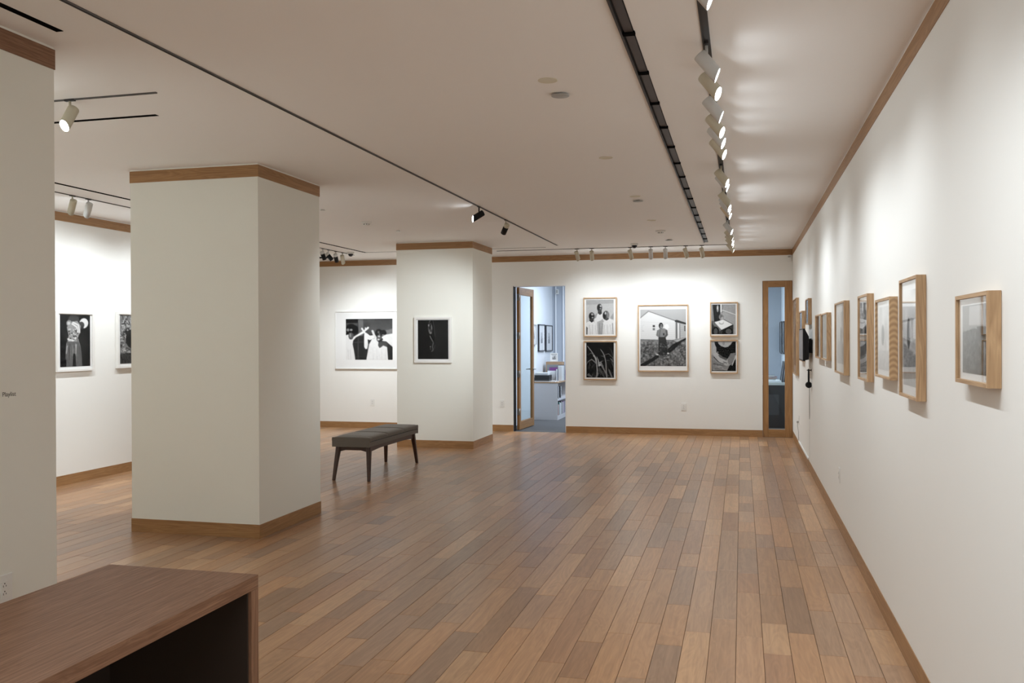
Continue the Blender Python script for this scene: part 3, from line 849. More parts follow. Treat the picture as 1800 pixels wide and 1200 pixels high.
# ------------------------------------------------------------------ track lighting
def rail(name, label, cat, x0, x1, y0, y1, m='track_grey', lip=0.007, group=None):
    """shallow channel under the ceiling: a dark top plate between two lips"""
    t = thing(name, label, cat, ((x0 + x1) / 2, (y0 + y1) / 2, H), 0, group)
    a, b = (x1 - x0) / 2, (y1 - y0) / 2
    w = min(a, b) * 0.28
    bobj('channel', [(-a, a, -b, b, -0.0015, 0)], 'track_black', t)
    if a > b:
        bobj('lip', [(-a, a, -b, -b + w, -lip, -0.0015), (-a, a, b - w, b, -lip, -0.0015)], m, t)
    else:
        bobj('lip', [(-a, -a + w, -b, b, -lip, -0.0015), (a - w, a, -b, b, -lip, -0.0015)], m, t)
    return t

rail('track_rail', 'long black light track on the ceiling beside the right wall, crowded with spotlights', 'light track', -0.928, -0.892, -12.9, -0.9, 'track_black')
rail('track_rail', 'thin dark light track running down the middle of the ceiling with two black spotlights', 'light track', -3.384, -3.366, -12.4, -1.43)
rail('track_rail', 'thin light track along the back wall carrying seven small spotlights', 'light track', -4.45, -0.96, -0.874, -0.860)
rail('track_rail', 'thin light track along the left wall with two cream spotlights in view', 'light track', -6.857, -6.843, -10.4, -0.87)
rail('track_rail', 'short light track crossing near the partition, one lit spotlight hanging from it', 'light track', -6.6, -3.866, -10.097, -10.083)

def slot(label, x0, x1, y0, y1):
    t = thing('air_slot', label, 'air vent', ((x0 + x1) / 2, (y0 + y1) / 2, H))
    a, b = (x1 - x0) / 2, (y1 - y0) / 2
    bobj('slot_recess', [(-a, a, -b, b, -0.002, 0)], 'slot_black', t)
    return t
slot('short black air slot in the ceiling before the near partition, top left', -3.678, -3.642, -13.2, -11.05)
slot('black air slot in the ceiling behind the lone spotlight at left', -6.4, -4.18, -9.667, -9.633)
slot('thin black air slot along the left wall track, left of the nearest pillar', -6.530, -6.490, -10.4, -1.175)
slot('faint thin air slot behind the far pillar, running along the back wall', -6.497, -3.6, -1.205, -1.185)
slot('short black slot in the ceiling over the two-figure photograph', -8.9, -7.38, -0.70, -0.45)
v = thing('linear_diffuser', 'long black slot diffuser with cross bars on the ceiling, left of the spotlight row', 'air vent', (-1.245, 0, H))
bobj('slot_recess', [(-0.030, 0.030, -13.2, -1.29, -0.002, 0)], 'black', v)
bobj('side_rail', [(-0.030, -0.020, -13.2, -1.29, -0.016, -0.002)], 'track_black', v)
bobj('vane', [(-0.012, 0.026, -13.2, -1.29, -0.006, -0.002)], 'slot_purple', v)
yb = -13.0 + 0.148 - 0.02
yb = -10.404 - 0.612 * 4
while yb < -1.3:
    bobj('cross_bar', [(-0.022, 0.034, yb - 0.020, yb + 0.014, -0.014, -0.002)], 'slot_black', v)
    bobj('spacer', [(-0.012, 0.030, yb + 0.016, yb + 0.024, -0.009, -0.002)], 'plastic_grey', v)
    yb += 0.615

def make_head(body='lamp_white', snoot=None, r=0.033, lit=True, power=20.0, cone=62, drop=0.0):
    t = thing('track_spotlight', 'proto', 'spotlight')
    bobj('adapter', [(-0.009, 0.009, -0.032, 0.032, -0.012, 0.0)], 'track_black', t)
    bm = bmesh.new(); cyl(bm, (0, 0, -0.092), (0, 0, -0.010), 0.007, n=10); obj('stem', bm, body, t)
    bm = bmesh.new()
    if snoot:
        lathe(bm, [(0.004, 0.047), (r * 0.94, 0.047), (r, 0.042), (r, 0.012), (0.004, 0.012)], 24)
    else:
        # the front is cut at a slant: a longer hood on the room side
        lathe(bm, [(0.004, 0.052), (r * 0.94, 0.052), (r, 0.047), (r, -0.085), (r * 0.93, -0.085), (r * 0.92, -0.079), (0.004, -0.079)], 24)
    def slant(bm_):
        for v_ in bm_.verts:
            if v_.co.z < -0.05: v_.co.z += 0.006 + v_.co.x * 0.60
    if not snoot: slant(bm)
    hs = obj('housing', bm, body, t, (0, 0, -0.092))
    if snoot:
        bm = bmesh.new(); lathe(bm, [(0.004, 0.0118), (r, 0.0118), (r * 1.01, -0.085), (r * 0.93, -0.085), (r * 0.92, -0.079), (0.004, -0.079)], 24)
        obj('snoot', bm, snoot, hs)
    bm = bmesh.new(); bm.faces.new([bm.verts.new((r * 0.90 * math.cos(-2 * PI * i / 16), r * 0.90 * math.sin(-2 * PI * i / 16), -0.083)) for i in range(16)])
    if not snoot: slant(bm)
    lens_o = obj('lens', bm, 'lens_dim' if 'black' in (body, snoot) else 'lens', hs)
    if lens_o.data.polygons[0].normal.z > 0: lens_o.data.flip_normals()
    if lit:
        L = bpy.data.lights.new('spot_bulb', 'SPOT'); L.energy = power; L.color = WARM
        L.spot_size = math.radians(cone); L.spot_blend = 1.0; L.shadow_soft_size = 0.022
        lo = bpy.data.objects.new('spot_bulb', L); COL.objects.link(lo); lo.parent = hs; lo.location = (0, 0, -0.106); lo.rotation_euler = (0, math.radians(drop), 0)
    return t

PROTO = {}
def head(kind, loc, yaw, tilt, label, group=None):
    """yaw: compass angle the lamp leans to (0 = +x); tilt from straight down"""
    body, snoot, power, cone, lit = kind[:5]; drop = kind[5] if len(kind) > 5 else 0.0   # drop: beam turned off the housing's axis to shape the light
    if kind not in PROTO:
        PROTO[kind] = t = make_head(body, snoot, 0.0315, lit, power, cone, drop)
        t.location = loc; t.rotation_euler = (0, 0, yaw); t['label'] = label
        if group: t['group'] = group
    else:
        t = dup(PROTO[kind], loc, label, group, yaw)
    for c in t.children:
        if c.name.startswith('housing'):
            c.rotation_euler = (0, -tilt, 0)
        if c.name.startswith('adapter'):                 # stays in line with its track
            c.rotation_euler = (0, 0, (PI / 2 if loc[1] in (-0.867, -10.09) else 0.0) - yaw)
    return t

D = math.radians
PR_ = POW_RIGHT
CONE = 128
KW = ('lamp_white', None, PR_, CONE, True, 17.0); KC = ('lamp_cream', None, PR_, CONE, True, 17.0); KT = ('lamp_tan', None, PR_, CONE, True, 17.0)
G = 'spotlights along the right wall track'
row = [(-11.10, KW, 'white spotlight cut by the top edge of the picture, nearest in the right track', -4),
       (-10.15, KW, 'white cylinder spotlight, the first fully visible in the right wall track', 0),
       (-9.81, KC, 'cream cylinder spotlight just behind the first full white one on the right track', -22),
       (-9.34, KW, 'white cylinder spotlight between the two nearest cream ones on the right track', 0),
       (-8.94, KC, 'cream spotlight, second of its colour from the camera on the right track', -20),
       (-8.64, KW, 'white spotlight squeezed between two cream ones, last white of the nearest cluster', -12),
       (-8.28, KC, 'cream spotlight at the far end of the nearest cluster on the right track', -16),
       (-7.14, KC, 'cream spotlight in front of the lone pair in the middle of the right track', -14),
       (-6.92, KW, 'white spotlight hidden behind the cream one of the middle pair, right track', -6),
       (-6.00, KC, 'cream spotlight leading the third cluster on the right track', 4),
       (-5.72, KW, 'white spotlight showing its lit lens in the third cluster of the right track', -16),
       (-5.50, KW, 'white spotlight behind the lit-lens one in the third cluster', 0),
       (-5.17, KT, 'tan spotlight closing the third cluster on the right track', -10),
       (-3.76, KW, 'white spotlight standing alone before the farthest cluster on the right track', -10),
       (-3.00, KC, 'cream spotlight leading the farthest cluster on the right track', 0),
       (-2.50, KC, 'cream spotlight with a bright lens in the farthest cluster', -14),
       (-2.10, KC, 'cream spotlight second from the end of the right track', 0),
       (-1.44, KC, 'cream spotlight at the far end of the right track by the back wall', 0)]
for y, k, lab, yw in row:
    head(k, (-0.91, y, H), D(yw), D(38), lab, G)

KBC = ('lamp_cream', None, POW_BACK, 152, True, 13.0); KBW = ('lamp_white', None, POW_BACK, 152, True, 13.0)
for x, k, lab, yw in ((-3.185, KBC, 'cream spotlight farthest left on the back wall track, leaning right', 62), (-2.957, KBC, 'cream spotlight second from the left on the back wall track', 90),
                      (-2.372, KBC, 'cream spotlight above the house photograph, left of the white pair', 66), (-2.069, KBW, 'white spotlight, left of the white pair on the back wall track', 90),
                      (-1.852, KBW, 'white spotlight, right of the white pair on the back wall track', 90), (-1.556, KBC, 'cream spotlight leaning right, beside the white pair on the back track', 58),
                      (-1.322, KBC, 'cream spotlight farthest right on the back wall track', 68)):
    head(k, (x, -0.867, H), D(yw), D(27), lab, 'spotlights on the back wall track')

KLC = ('lamp_cream', None, POW_LEFT, CONE, True, 0.0); KLW = ('lamp_white', None, POW_LEFT, CONE, True, 0.0)
head(KLC, (-6.85, -7.217, H), D(150), D(36), 'cream spotlight on the left wall track, the left one of two', 'spotlights on the left wall track')
head(KLW, (-6.85, -7.004, H), D(150), D(36), 'white spotlight on the left wall track, the right one of two', 'spotlights on the left wall track')
for y in (-10.2, -9.3, -8.4, -6.0, -5.2, -4.2, -3.2):  # unseen heads added for the light they throw into the left bay
    head(KLC, (-6.85, y, H), D(180), D(30), 'added cream spotlight on the left wall track, hidden by the partition or nearest pillar', 'added hidden spotlights on the left wall track')
KSN = ('lamp_white', 'black', 58.0, CONE, True, 0.0)
head(KSN, (-6.85, -2.00, H), D(75), D(30), 'white spotlight with black snoot at the edge of the nearest pillar, far left bay')
head(KSN, (-6.85, -1.81, H), D(50), D(42), 'white spotlight with black snoot, middle of three in the far left bay')
head(KSN, (-6.85, -1.553, H), D(95), D(32), 'white spotlight with black snoot beside the plain cream one, far left bay')
head(KLC, (-6.85, -1.308, H), D(95), D(25), 'plain cream spotlight beside the ceiling camera in the far left bay')
KB = ('black', None, 240.0, 70, True)
KS = ('lamp_cream', 'black', 210.0, 64, True, -16.0)
head(KB, (-3.375, -5.496, H), D(212), D(58), 'lit black spotlight on the middle track, glowing towards the camera')
head(KS, (-3.375, -4.411, H), D(132), D(46), 'black spotlight with cream cap on the middle track, aimed at the far pillar')
KN = ('lamp_cream', None, 37.0, CONE, True, 8.0)
head(KN, (-4.427, -10.09, H), D(262), D(30), 'cream spotlight with a glowing lens hanging alone at upper left')
for x in (-4.95, -5.5, -6.1):
    head(KN, (x, -10.09, H), D(270), D(30), 'cream spotlight on the short cross track, hidden behind the near partition', 'hidden spotlights on the cross track')
KX = ('lamp_white', None, 30.0, CONE, True, 27.0)  # unseen heads added to brighten the near wall and floor
for y in (-11.7, -12.2, -12.8):
    head(KX, (-0.91, y, H), 0.0, D(38), 'added unseen white spotlight of the right wall track above the picture edge', 'added unseen spotlights above the picture edge')

# ------------------------------------------------------------------ ceiling fittings
def downlight(x, y, label):
    t = thing('downlight', label, 'downlight', (x, y, H))
    bm = bmesh.new(); lathe(bm, [(0.052, 0.0), (0.052, -0.003), (0.045, -0.004), (0.040, -0.001), (0.004, -0.0005)], 28)
    obj('baffle', bm, 'cream_hole', t)
for x, y, l in ((-1.743, -9.753, 'unlit cream downlight nearest the camera in the ceiling line'), (-1.746, -7.642, 'unlit cream downlight standing alone, second from the camera'),
                (-1.748, -5.715, 'faint downlight just before the far raised ceiling disc'), (-1.767, -3.891, 'faint downlight between the raised disc and the smoke detector')):
    downlight(x, y, l)
def disc(x, y, label, r=0.05):
    t = thing('sprinkler_cover', label, 'ceiling disc', (x, y, H))
    bm = bmesh.new(); lathe(bm, [(0.02, 0), (0.02, -0.008), (r, -0.009), (r, -0.0125), (0.004, -0.013)], 28)
    obj('cover_plate', bm, 'plastic_grey' if r > 0.045 else 'plastic', t)
disc(-1.731, -9.475, 'raised round ceiling disc beside the nearest downlight')
disc(-1.746, -5.46, 'raised round ceiling disc in the middle of the downlight line')
disc(-1.731, -1.743, 'raised round ceiling disc farthest away near the back wall track')
disc(-4.941, -3.774, 'tiny pale ceiling disc above the far pillar', 0.03)
disc(-5.02, -5.72, 'tiny pale ceiling disc right of the nearest pillar top', 0.03)
def smoke(x, y, label):
    t = thing('smoke_detector', label, 'smoke detector', (x, y, H))
    bm = bmesh.new(); lathe(bm, [(0.062, 0), (0.062, -0.012), (0.05, -0.02), (0.004, -0.021)], 28); obj('base', bm, 'plastic', t)
    bm = bmesh.new(); lathe(bm, [(0.030, -0.021), (0.034, -0.036), (0.026, -0.043), (0.004, -0.044)], 20); obj('sensor_head', bm, 'plastic', t)
    bm = bmesh.new()
    for k in range(6):
        a = k * PI / 3; box(bm, 0.031 * math.cos(a) - 0.004, 0.031 * math.cos(a) + 0.004, 0.031 * math.sin(a) - 0.004, 0.031 * math.sin(a) + 0.004, -0.034, -0.024)
    obj('vent', bm, 'slotdark', t)
smoke(-1.753, -2.852, 'white smoke detector on the ceiling before the back wall track')
smoke(-4.989, -4.655, 'white smoke detector on the ceiling between the two pillars')
def dome(x, y, label):
    t = thing('security_camera', label, 'camera', (x, y, H))
    bm = bmesh.new(); lathe(bm, [(0.055, 0), (0.055, -0.020), (0.048, -0.026), (0.004, -0.027)], 28); obj('base', bm, 'plastic', t)
    bm = bmesh.new(); lathe(bm, [(0.040, -0.027)] + [(0.040 * math.cos(a), -0.027 - 0.042 * math.sin(a)) for a in (0.3, 0.6, 0.9, 1.2, 1.45)], 28); obj('dome', bm, 'dome', t)
dome(-2.257, -1.348, 'small dark dome camera on the ceiling above the house photograph')
dome(-6.714, -1.30, 'small dark dome camera beside the cream spotlight in the far left bay')
t = thing('motion_sensor', 'small white motion sensor high in the right back corner', 'sensor', (-0.05, 0, 2.70))
bobj('body', [(-0.032, 0.032, -0.045, 0, 0, 0.095)], 'plastic', t, 0.008)
bobj('sensor_window', [(-0.020, 0.020, -0.048, -0.0455, 0.055, 0.082)], 'plastic_grey', t)

# ------------------------------------------------------------------ wall fittings
def outlet(loc, rz, label, w=0.075, h=0.118, vertical=True):
    t = thing('wall_outlet', label, 'outlet', loc, rz)
    bobj('plate', [(-w / 2, w / 2, -0.006, 0, 0, h)], 'plastic', t, 0.002)
    bobj('receptacle', [(-0.017, 0.017, -0.009, -0.0062, h / 2 - 0.034, h / 2 + 0.034)], 'plastic', t, 0.001)
    bm = bmesh.new()
    for c in (-0.017, 0.017):
        z = h / 2 + c
        box(bm, -0.0085, -0.0060, -0.0096, -0.0091, z - 0.007, z + 0.002); box(bm, 0.0060, 0.0085, -0.0096, -0.0091, z - 0.006, z + 0.001)
        cyl(bm, (0, -0.0091, z + 0.008), (0, -0.0096, z + 0.008), 0.003, n=10)
    obj('slots', bm, 'slotdark', t)
    return t
outlet((-1.645, 0, 0.388), 0, 'white outlet on the back wall below the house photograph')
outlet((-4.604, 0, 0.396), 0, 'white outlet on the back wall left of the open door')
outlet((-6.91, 0, 0.385), 0, 'white outlet on the back wall below the two-figure photograph')
outlet((0, -6.79, 0.378), -PI / 2, 'white outlet low on the right wall, seen nearly edge on')
outlet((-3.85, -11.185, 0.405), PI / 2, 'white outlet on the near partition just above the desk top', 0.094, 0.124)
t = outlet((0, -1.565, 0.352), -PI / 2, 'white outlet with a plug in it on the right wall near the corner')
bobj('plug', [(-0.014, 0.014, -0.034, -0.0098, 0.018, 0.046)], 'plastic_grey', t, 0.003)
bm = bmesh.new(); tube(bm, [(0, -0.022, 0.018), (0.0, -0.024, -0.02), (0.004, -0.012, -0.10), (0.006, -0.010, -0.215)], 0.004); obj('power_cord', bm, 'plastic_grey', t)

# lettering on the near partition (the code above it is left out)
cu = bpy.data.curves.new('letters', 'FONT'); cu.body = 'Playlist'; cu.size = 0.028; cu.extrude = 0.0004; cu.align_x = 'LEFT'
to = bpy.data.objects.new('letters', cu); COL.objects.link(to)
dg = bpy.context.evaluated_depsgraph_get(); me = bpy.data.meshes.new_from_object(to.evaluated_get(dg)); bpy.data.objects.remove(to)
me.materials.clear(); me.materials.append(MT['ink'])
xs = [vv.co.x for vv in me.vertices]; k = 0.074 / (max(xs) - min(xs))
for vv in me.vertices:
    vv.co = Vector((vv.co.x * k, -0.0006 + vv.co.z * -0.3, vv.co.y * k))
lt = bpy.data.objects.new('wall_lettering', me); COL.objects.link(lt); lt.location = (-3.85, -11.184, 1.298); lt.rotation_euler = (0, 0, PI / 2)
tag(lt, 'the word Playlist in small dark letters on the near partition', 'lettering')

# monitor on a swing arm, headphones and cables on the right wall (local: faces -y, placed with rz = -90 degrees)
t = thing('wall_monitor', 'black flat monitor on a swing arm fixed to the right wall', 'monitor', (0, -3.68, 1.275), -PI / 2)
hw = 0.33
bobj('bezel', [(-hw, hw, -0.104, -0.080, 0, 0.36)], 'black', t, 0.004)
bobj('screen', [(-hw + 0.012, hw - 0.012, -0.1055, -0.1042, 0.014, 0.346)], 'screen', t)
bm = bmesh.new()
A = [(-hw + .01, -0.080, .01), (hw - .01, -0.080, .01), (hw - .01, -0.080, .35), (-hw + .01, -0.080, .35)]
B = [(-hw + .08, -0.040, .02), (hw - .012, -0.040, .02), (hw - .012, -0.040, .27), (-hw + .08, -0.040, .27)]
va = [bm.verts.new(p) for p in A]; vb = [bm.verts.new(p) for p in B]
bm.faces.new(va); bm.faces.new(vb[::-1])
for i in range(4): bm.faces.new((va[i], va[(i + 1) % 4], vb[(i + 1) % 4], vb[i]))
obj('rear_housing', bm, 'black', t)
bm = bmesh.new()
box(bm, 0.12, 0.30, -0.012, 0, 0.09, 0.235); box(bm, 0.16, 0.27, -0.040, -0.012, 0.12, 0.20); box(bm, 0.18, 0.20, -0.03, -0.004, 0.235, 0.25)
cyl(bm, (0.28, -0.025, 0.09), (0.28, -0.025, 0.235), 0.012)
obj('mount_arm', bm, 'black', t)
bm = bmesh.new(); tube(bm, [(0.25, -0.03, 0.12), (0.27, -0.035, 0.06), (0.22, -0.045, 0.03), (0.20, -0.04, 0.06)], 0.005); obj('cable_loop', bm, 'plastic_grey', t)

t = thing('cable_cover', 'thin white cable cover running down the right wall below the monitor', 'cable cover', (0, -3.52, BH), -PI / 2)
bobj('raceway', [(-0.010, 0.010, -0.004, 0, 0, 1.24)], 'plastic', t, 0.002)
t = thing('cable_cover', 'white cable cover lying along the oak baseboard on the right wall', 'cable cover', (0, -2.5, BH), -PI / 2)
bobj('raceway', [(-0.92, 0.82, -0.014, 0, 0, 0.024)], 'plastic', t, 0.003)

t = thing('headphones', 'black headphones hanging from a hook below the monitor', 'headphones', (0, -3.80, 0.96), -PI / 2)
bm = bmesh.new(); cyl(bm, (0, 0, 0.21), (0, -0.05, 0.21), 0.005, n=8); cyl(bm, (0, 0, 0.21), (0, -0.006, 0.21), 0.014, n=12); obj('hook', bm, 'black', t)
for s in (-1, 1):
    bm = bmesh.new(); cyl(bm, (s * 0.012, -0.030, 0.045), (s * 0.034, -0.030, 0.045), 0.036, 0.030, n=20); obj('ear_cup', bm, 'black', t)
bm = bmesh.new(); tube(bm, [(s, -0.030, z) for s, z in ((-0.040, 0.05), (-0.046, 0.10), (-0.04, 0.16), (-0.02, 0.20), (0, 0.217), (0.02, 0.20), (0.04, 0.16), (0.046, 0.10), (0.040, 0.05))], 0.008); obj('headband', bm, 'black', t)
pts = [(0.0 + 0.055 * math.sin(a) * (0.35 + 0.65 * (1 - math.cos(a)) / 2), -0.022, 0.02 - 0.36 * (1 - math.cos(a)) / 2) for a in [2 * PI * i / 28 for i in range(29)]]
bm = bmesh.new(); tube(bm, pts, 0.003, 6); obj('cord', bm, 'plastic_grey', t)

# ------------------------------------------------------------------ desk in the foreground
t = thing('reception_desk', 'dark brown wooden desk with an open kneehole at lower left', 'desk', (-2.63, -12.75, 0))
dx0, dx1, dy0, dy1, dz = -0.292, 0.292, -1.05, 1.073, 0.75
bobj('desk_top', [(dx0, dx1, dy0, dy1, dz - 0.045, dz)], 'desk', t, 0.0015)
bobj('end_panel', [(dx0, dx1, dy1 - 0.044, dy1, 0, dz - 0.0455)], 'desk', t, 0.0015)
bobj('end_panel', [(dx0, dx1, dy0, dy0 + 0.044, 0, dz - 0.0455)], 'desk', t, 0.0015)
bobj('back_panel', [(dx0 + 0.02, dx0 + 0.04, dy0 + 0.044, dy1 - 0.044, 0, dz - 0.0455)], 'desk_shade', t)
bobj('kneehole_shade', [(dx0 + 0.04, dx1 - 0.012, dy1 - 0.052, dy1 - 0.0445, 0, dz - 0.046)], 'desk_shade', t)  # thin dark sheet added for the shade inside the kneehole

# ------------------------------------------------------------------ bench
def make_bench():
    t = thing('bench', 'long upholstered bench with dark grey fabric seat and splayed walnut legs', 'bench', (-4.868, -4.63, 0), 0.0)
    a, b = 0.218, 0.752
    # base pad
    bm = bmesh.new(); box(bm, -a, a, -b, b, 0.368, 0.421, 0.010)
    obj('seat_base', bm, 'fabric', t)
    # upper cushion: grid with rounded edges and two creases across the top
    bm = bmesh.new()
    nx, ny = 14, 60
    V = {}
    for i in range(nx + 1):
        for j in range(ny + 1):
            u, w_ = -1 + 2 * i / nx, -1 + 2 * j / ny
            y = w_ * b
            z = 0.474 + 0.010 * (1 - u ** 4) * (1 - abs(w_) ** 10)
            for yc in (-0.25, 0.25):
                z -= 0.020 * math.exp(-((y - yc) / 0.020) ** 2)
            z -= 0.009 * math.exp(-((y + 0.69) / 0.014) ** 2)
            z -= 0.008 * math.exp(-((1 - abs(u)) * a / 0.008) ** 2) + 0.006 * math.exp(-((1 - abs(w_)) * b / 0.010) ** 2)
            V[i, j] = bm.verts.new((u * a, y, z))
    for i in range(nx):
        for j in range(ny):
            f = bm.faces.new((V[i, j], V[i + 1, j], V[i + 1, j + 1], V[i, j + 1])); f.smooth = True
    edge = [(i, 0) for i in range(nx)] + [(nx, j) for j in range(ny)] + [(i, ny) for i in range(nx, 0, -1)] + [(0, j) for j in range(ny, 0, -1)]
    rings = [[V[e] for e in edge]]
    for ins, z in ((-0.003, 0.460), (-0.004, 0.440), (0.000, 0.427), (0.006, 0.4245)):
        rings.append([bm.verts.new((V[e].co.x * (1 - ins / a), V[e].co.y * (1 - ins / b), z)) for e in edge])
    for A_, B_ in zip(rings, rings[1:]):
        for k in range(len(edge)):
            f = bm.faces.new((A_[k], A_[(k + 1) % len(edge)], B_[(k + 1) % len(edge)], B_[k])); f.smooth = True
    bm.faces.new(rings[-1][::-1])
    obj('cushion', bm, 'fabric', t)
    bobj('seam', [(-a + 0.004, a - 0.004, -b + 0.006, b - 0.006, 0.420, 0.4265)], 'fabric_seam', t)
    # upholstered end wraps
    for s in (-1, 1):
        y0, y1 = sorted((s * (b - 0.012), s * (b + 0.004)))
        bobj('end_wrap', [(-a - 0.002, a + 0.002, y0, y1, 0.366, 0.470)], 'fabric', t, 0.005)
    # rails with a shallow arch
    def arch(p0, p1, th, horizontal):
        bm = bmesh.new(); n = 14; prev = None
        for k in range(n + 1):
            s = k / n; w_ = math.sin(PI * s)
            zb = 0.308 + 0.016 * min(1, w_ * 1.6)
            x = p0[0] + (p1[0] - p0[0]) * s; y = p0[1] + (p1[1] - p0[1]) * s
            ox, oy = (0, th / 2) if horizontal else (th / 2, 0)
            q = [bm.verts.new((x - ox, y - oy, zb)), bm.verts.new((x + ox, y + oy, zb)), bm.verts.new((x + ox, y + oy, 0.3675)), bm.verts.new((x - ox, y - oy, 0.3675))]
            if prev:
                for c in range(4): bm.faces.new((prev[c], prev[(c + 1) % 4], q[(c + 1) % 4], q[c]))
            else: bm.faces.new(q[::-1])
            prev = q
        bm.faces.new(prev)
        fs = list(bm.faces)
        for f in fs: f.normal_update()
        uv_box(bm, fs, random.uniform(0, 9))
        return bm
    lx, ly = 0.176, 0.672
    for s in (-1, 1):
        obj('end_rail', arch((-lx + .02, s * ly), (lx - .02, s * ly), 0.024, True), 'bench_wood', t)
        obj('side_rail', arch((s * lx, -ly + .02), (s * lx, ly - .02), 0.024, False), 'bench_wood', t)
    for sx in (-1, 1):
        for sy in (-1, 1):
            bm = bmesh.new(); prev = None
            for z, r, ox, oy in ((0.0, 0.0145, 0.030, 0.070), (0.006, 0.0165, 0.0295, 0.069), (0.20, 0.022, 0.015, 0.034), (0.31, 0.026, 0.006, 0.010), (0.3675, 0.026, 0.002, 0.004)):
                cx, cy = sx * (lx + ox), sy * (ly + oy)
                q = [bm.verts.new((cx + dx * r, cy + dy * r, z)) for dx, dy in ((-1, -.6), (-.6, -1), (.6, -1), (1, -.6), (1, .6), (.6, 1), (-.6, 1), (-1, .6))]
                if prev:
                    for c in range(8): bm.faces.new((prev[c], prev[(c + 1) % 8], q[(c + 1) % 8], q[c]))
                else: bm.faces.new(q[::-1])
                prev = q
            bm.faces.new(prev)
            fs = list(bm.faces)
            for f in fs: f.normal_update()
            uv_box(bm, fs, random.uniform(0, 9))
            obj('leg', bm, 'bench_wood', t)
    return t
make_bench()

# ------------------------------------------------------------------ the office behind the back wall
OX0, OX1, OY = -4.60, 0.0, 4.10
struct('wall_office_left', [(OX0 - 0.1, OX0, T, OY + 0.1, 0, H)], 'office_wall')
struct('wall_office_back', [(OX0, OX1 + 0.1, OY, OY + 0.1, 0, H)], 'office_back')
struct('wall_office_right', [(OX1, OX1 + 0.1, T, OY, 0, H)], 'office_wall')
struct('floor_office', [(OX0, OX1, 0.0, OY, -0.05, 0.001)], 'carpet')
struct('ceiling_office', [(OX0 - 0.1, OX1 + 0.1, T, OY + 0.1, H, H + 0.1)], 'ceiling')
struct('trim_8', [(-4.535, -4.515, OY - 0.03, OY, 0, H), (-4.375, -4.35, OY - 0.03, OY, 0, H)], 'office_trim')
t = thing('wall_speaker', 'small pale box mounted high on the office back wall seen through the door', 'speaker', (-4.488, OY, 2.455))
bobj('body', [(-0.028, 0.028, -0.07, 0, 0, 0.10)], 'plastic', t, 0.006); bobj('grille', [(-0.018, 0.018, -0.073, -0.0705, 0.015, 0.085)], 'plastic_grey', t)

def off_pic(label, y0, y1, z0, z1, left, m='black_frame'):
    w = y1 - y0
    picture(label, (OX0 if left else OX1, (y0 + y1) / 2, z0), PI / 2 if left else -PI / 2, w, z1 - z0, 0.035, art_soft(int(abs(y0) * 10), .8, .5),
            (w * .36, w * .64, (z1 - z0) * .3, (z1 - z0) * .7), 0.018, m)
off_pic('pale framed print on the office wall, leftmost and half hidden by the open door', 2.05, 2.452, 1.408, 1.801, True, 'plastic_grey')
off_pic('black framed print on the office wall, middle of three through the doorway', 2.665, 3.221, 1.279, 1.808, True)
off_pic('black framed print on the office wall, nearest the corner through the doorway', 3.330, 3.942, 1.269, 1.80, True)
off_pic('dark framed print on the office wall, farther of two through the narrow window', 3.25, 4.04, 1.226, 1.837, False)
off_pic('dark framed print on the office wall, nearer of two through the narrow window', 2.28, 3.05, 1.237, 1.825, False)

# bookcase with end panel to the camera and shelves open to +x
t = thing('bookcase', 'low white bookcase with wooden top beyond the open door', 'bookcase', (-4.33, 2.13, 0))
bx0, bx1, by1, bh = -0.230, 0.231, 1.50, 0.690
bobj('end_panel', [(bx0, bx1, 0, 0.025, 0, bh)], 'laminate', t, 0.002)
bobj('end_panel', [(bx0, bx1, by1 - 0.025, by1, 0, bh)], 'laminate', t, 0.002)
bobj('back_panel', [(bx0, bx0 + 0.012, 0.025, by1 - 0.025, 0, bh)], 'laminate', t)
for z in (0.045, 0.36):
    bobj('shelf', [(bx0 + 0.012, bx1, 0.025, by1 - 0.025, z, z + 0.04)], 'laminate', t)
bobj('plinth', [(bx0 + 0.012, bx1, 0.025, by1 - 0.025, 0, 0.045)], 'laminate', t)
bobj('top_board', [(bx0 - 0.005, bx1 + 0.006, -0.006, by1, bh, bh + 0.024)], 'cardboard', t, 0.002)
TZ = bh + 0.024
def lump(name, label, cat, x0, x1, y0, y1, z0, z1, m, page=None, group=None, lean=0.0, rz=0.0):
    """book-like thing: cover with a paler page block set in from three sides"""
    t = thing(name, label, cat, ((x0 + x1) / 2, (y0 + y1) / 2, z0), rz, group)
    a, b, h = (x1 - x0) / 2, (y1 - y0) / 2, z1 - z0
    dims = [2 * a, 2 * b, h]; k = dims.index(min(dims)); c = min(0.004, min(dims) * 0.25)
    lo, hi = [-a, -b, 0], [a, b, h]
    s0, s1 = list(hi), list(lo); s0[k] = lo[k] + c; s1[k] = hi[k] - c
    A = (lo[0], s0[0], lo[1], s0[1], lo[2], s0[2]); B = (s1[0], hi[0], s1[1], hi[1], s1[2], hi[2])
    bobj('cover', [A, B], m, t)
    q0, q1 = [v_ + 0.004 for v_ in lo], [v_ - 0.004 for v_ in hi]
    if 2 * k != 4: q0[2] = 0.003
    q0[k], q1[k] = lo[k] + c, hi[k] - c
    bobj('pages', [(q0[0], q1[0], q0[1], q1[1], q0[2], q1[2])], page or 'paper', t)
    if lean: t.rotation_euler = (lean, 0, rz)
    return t
Y0 = 2.16
z = TZ
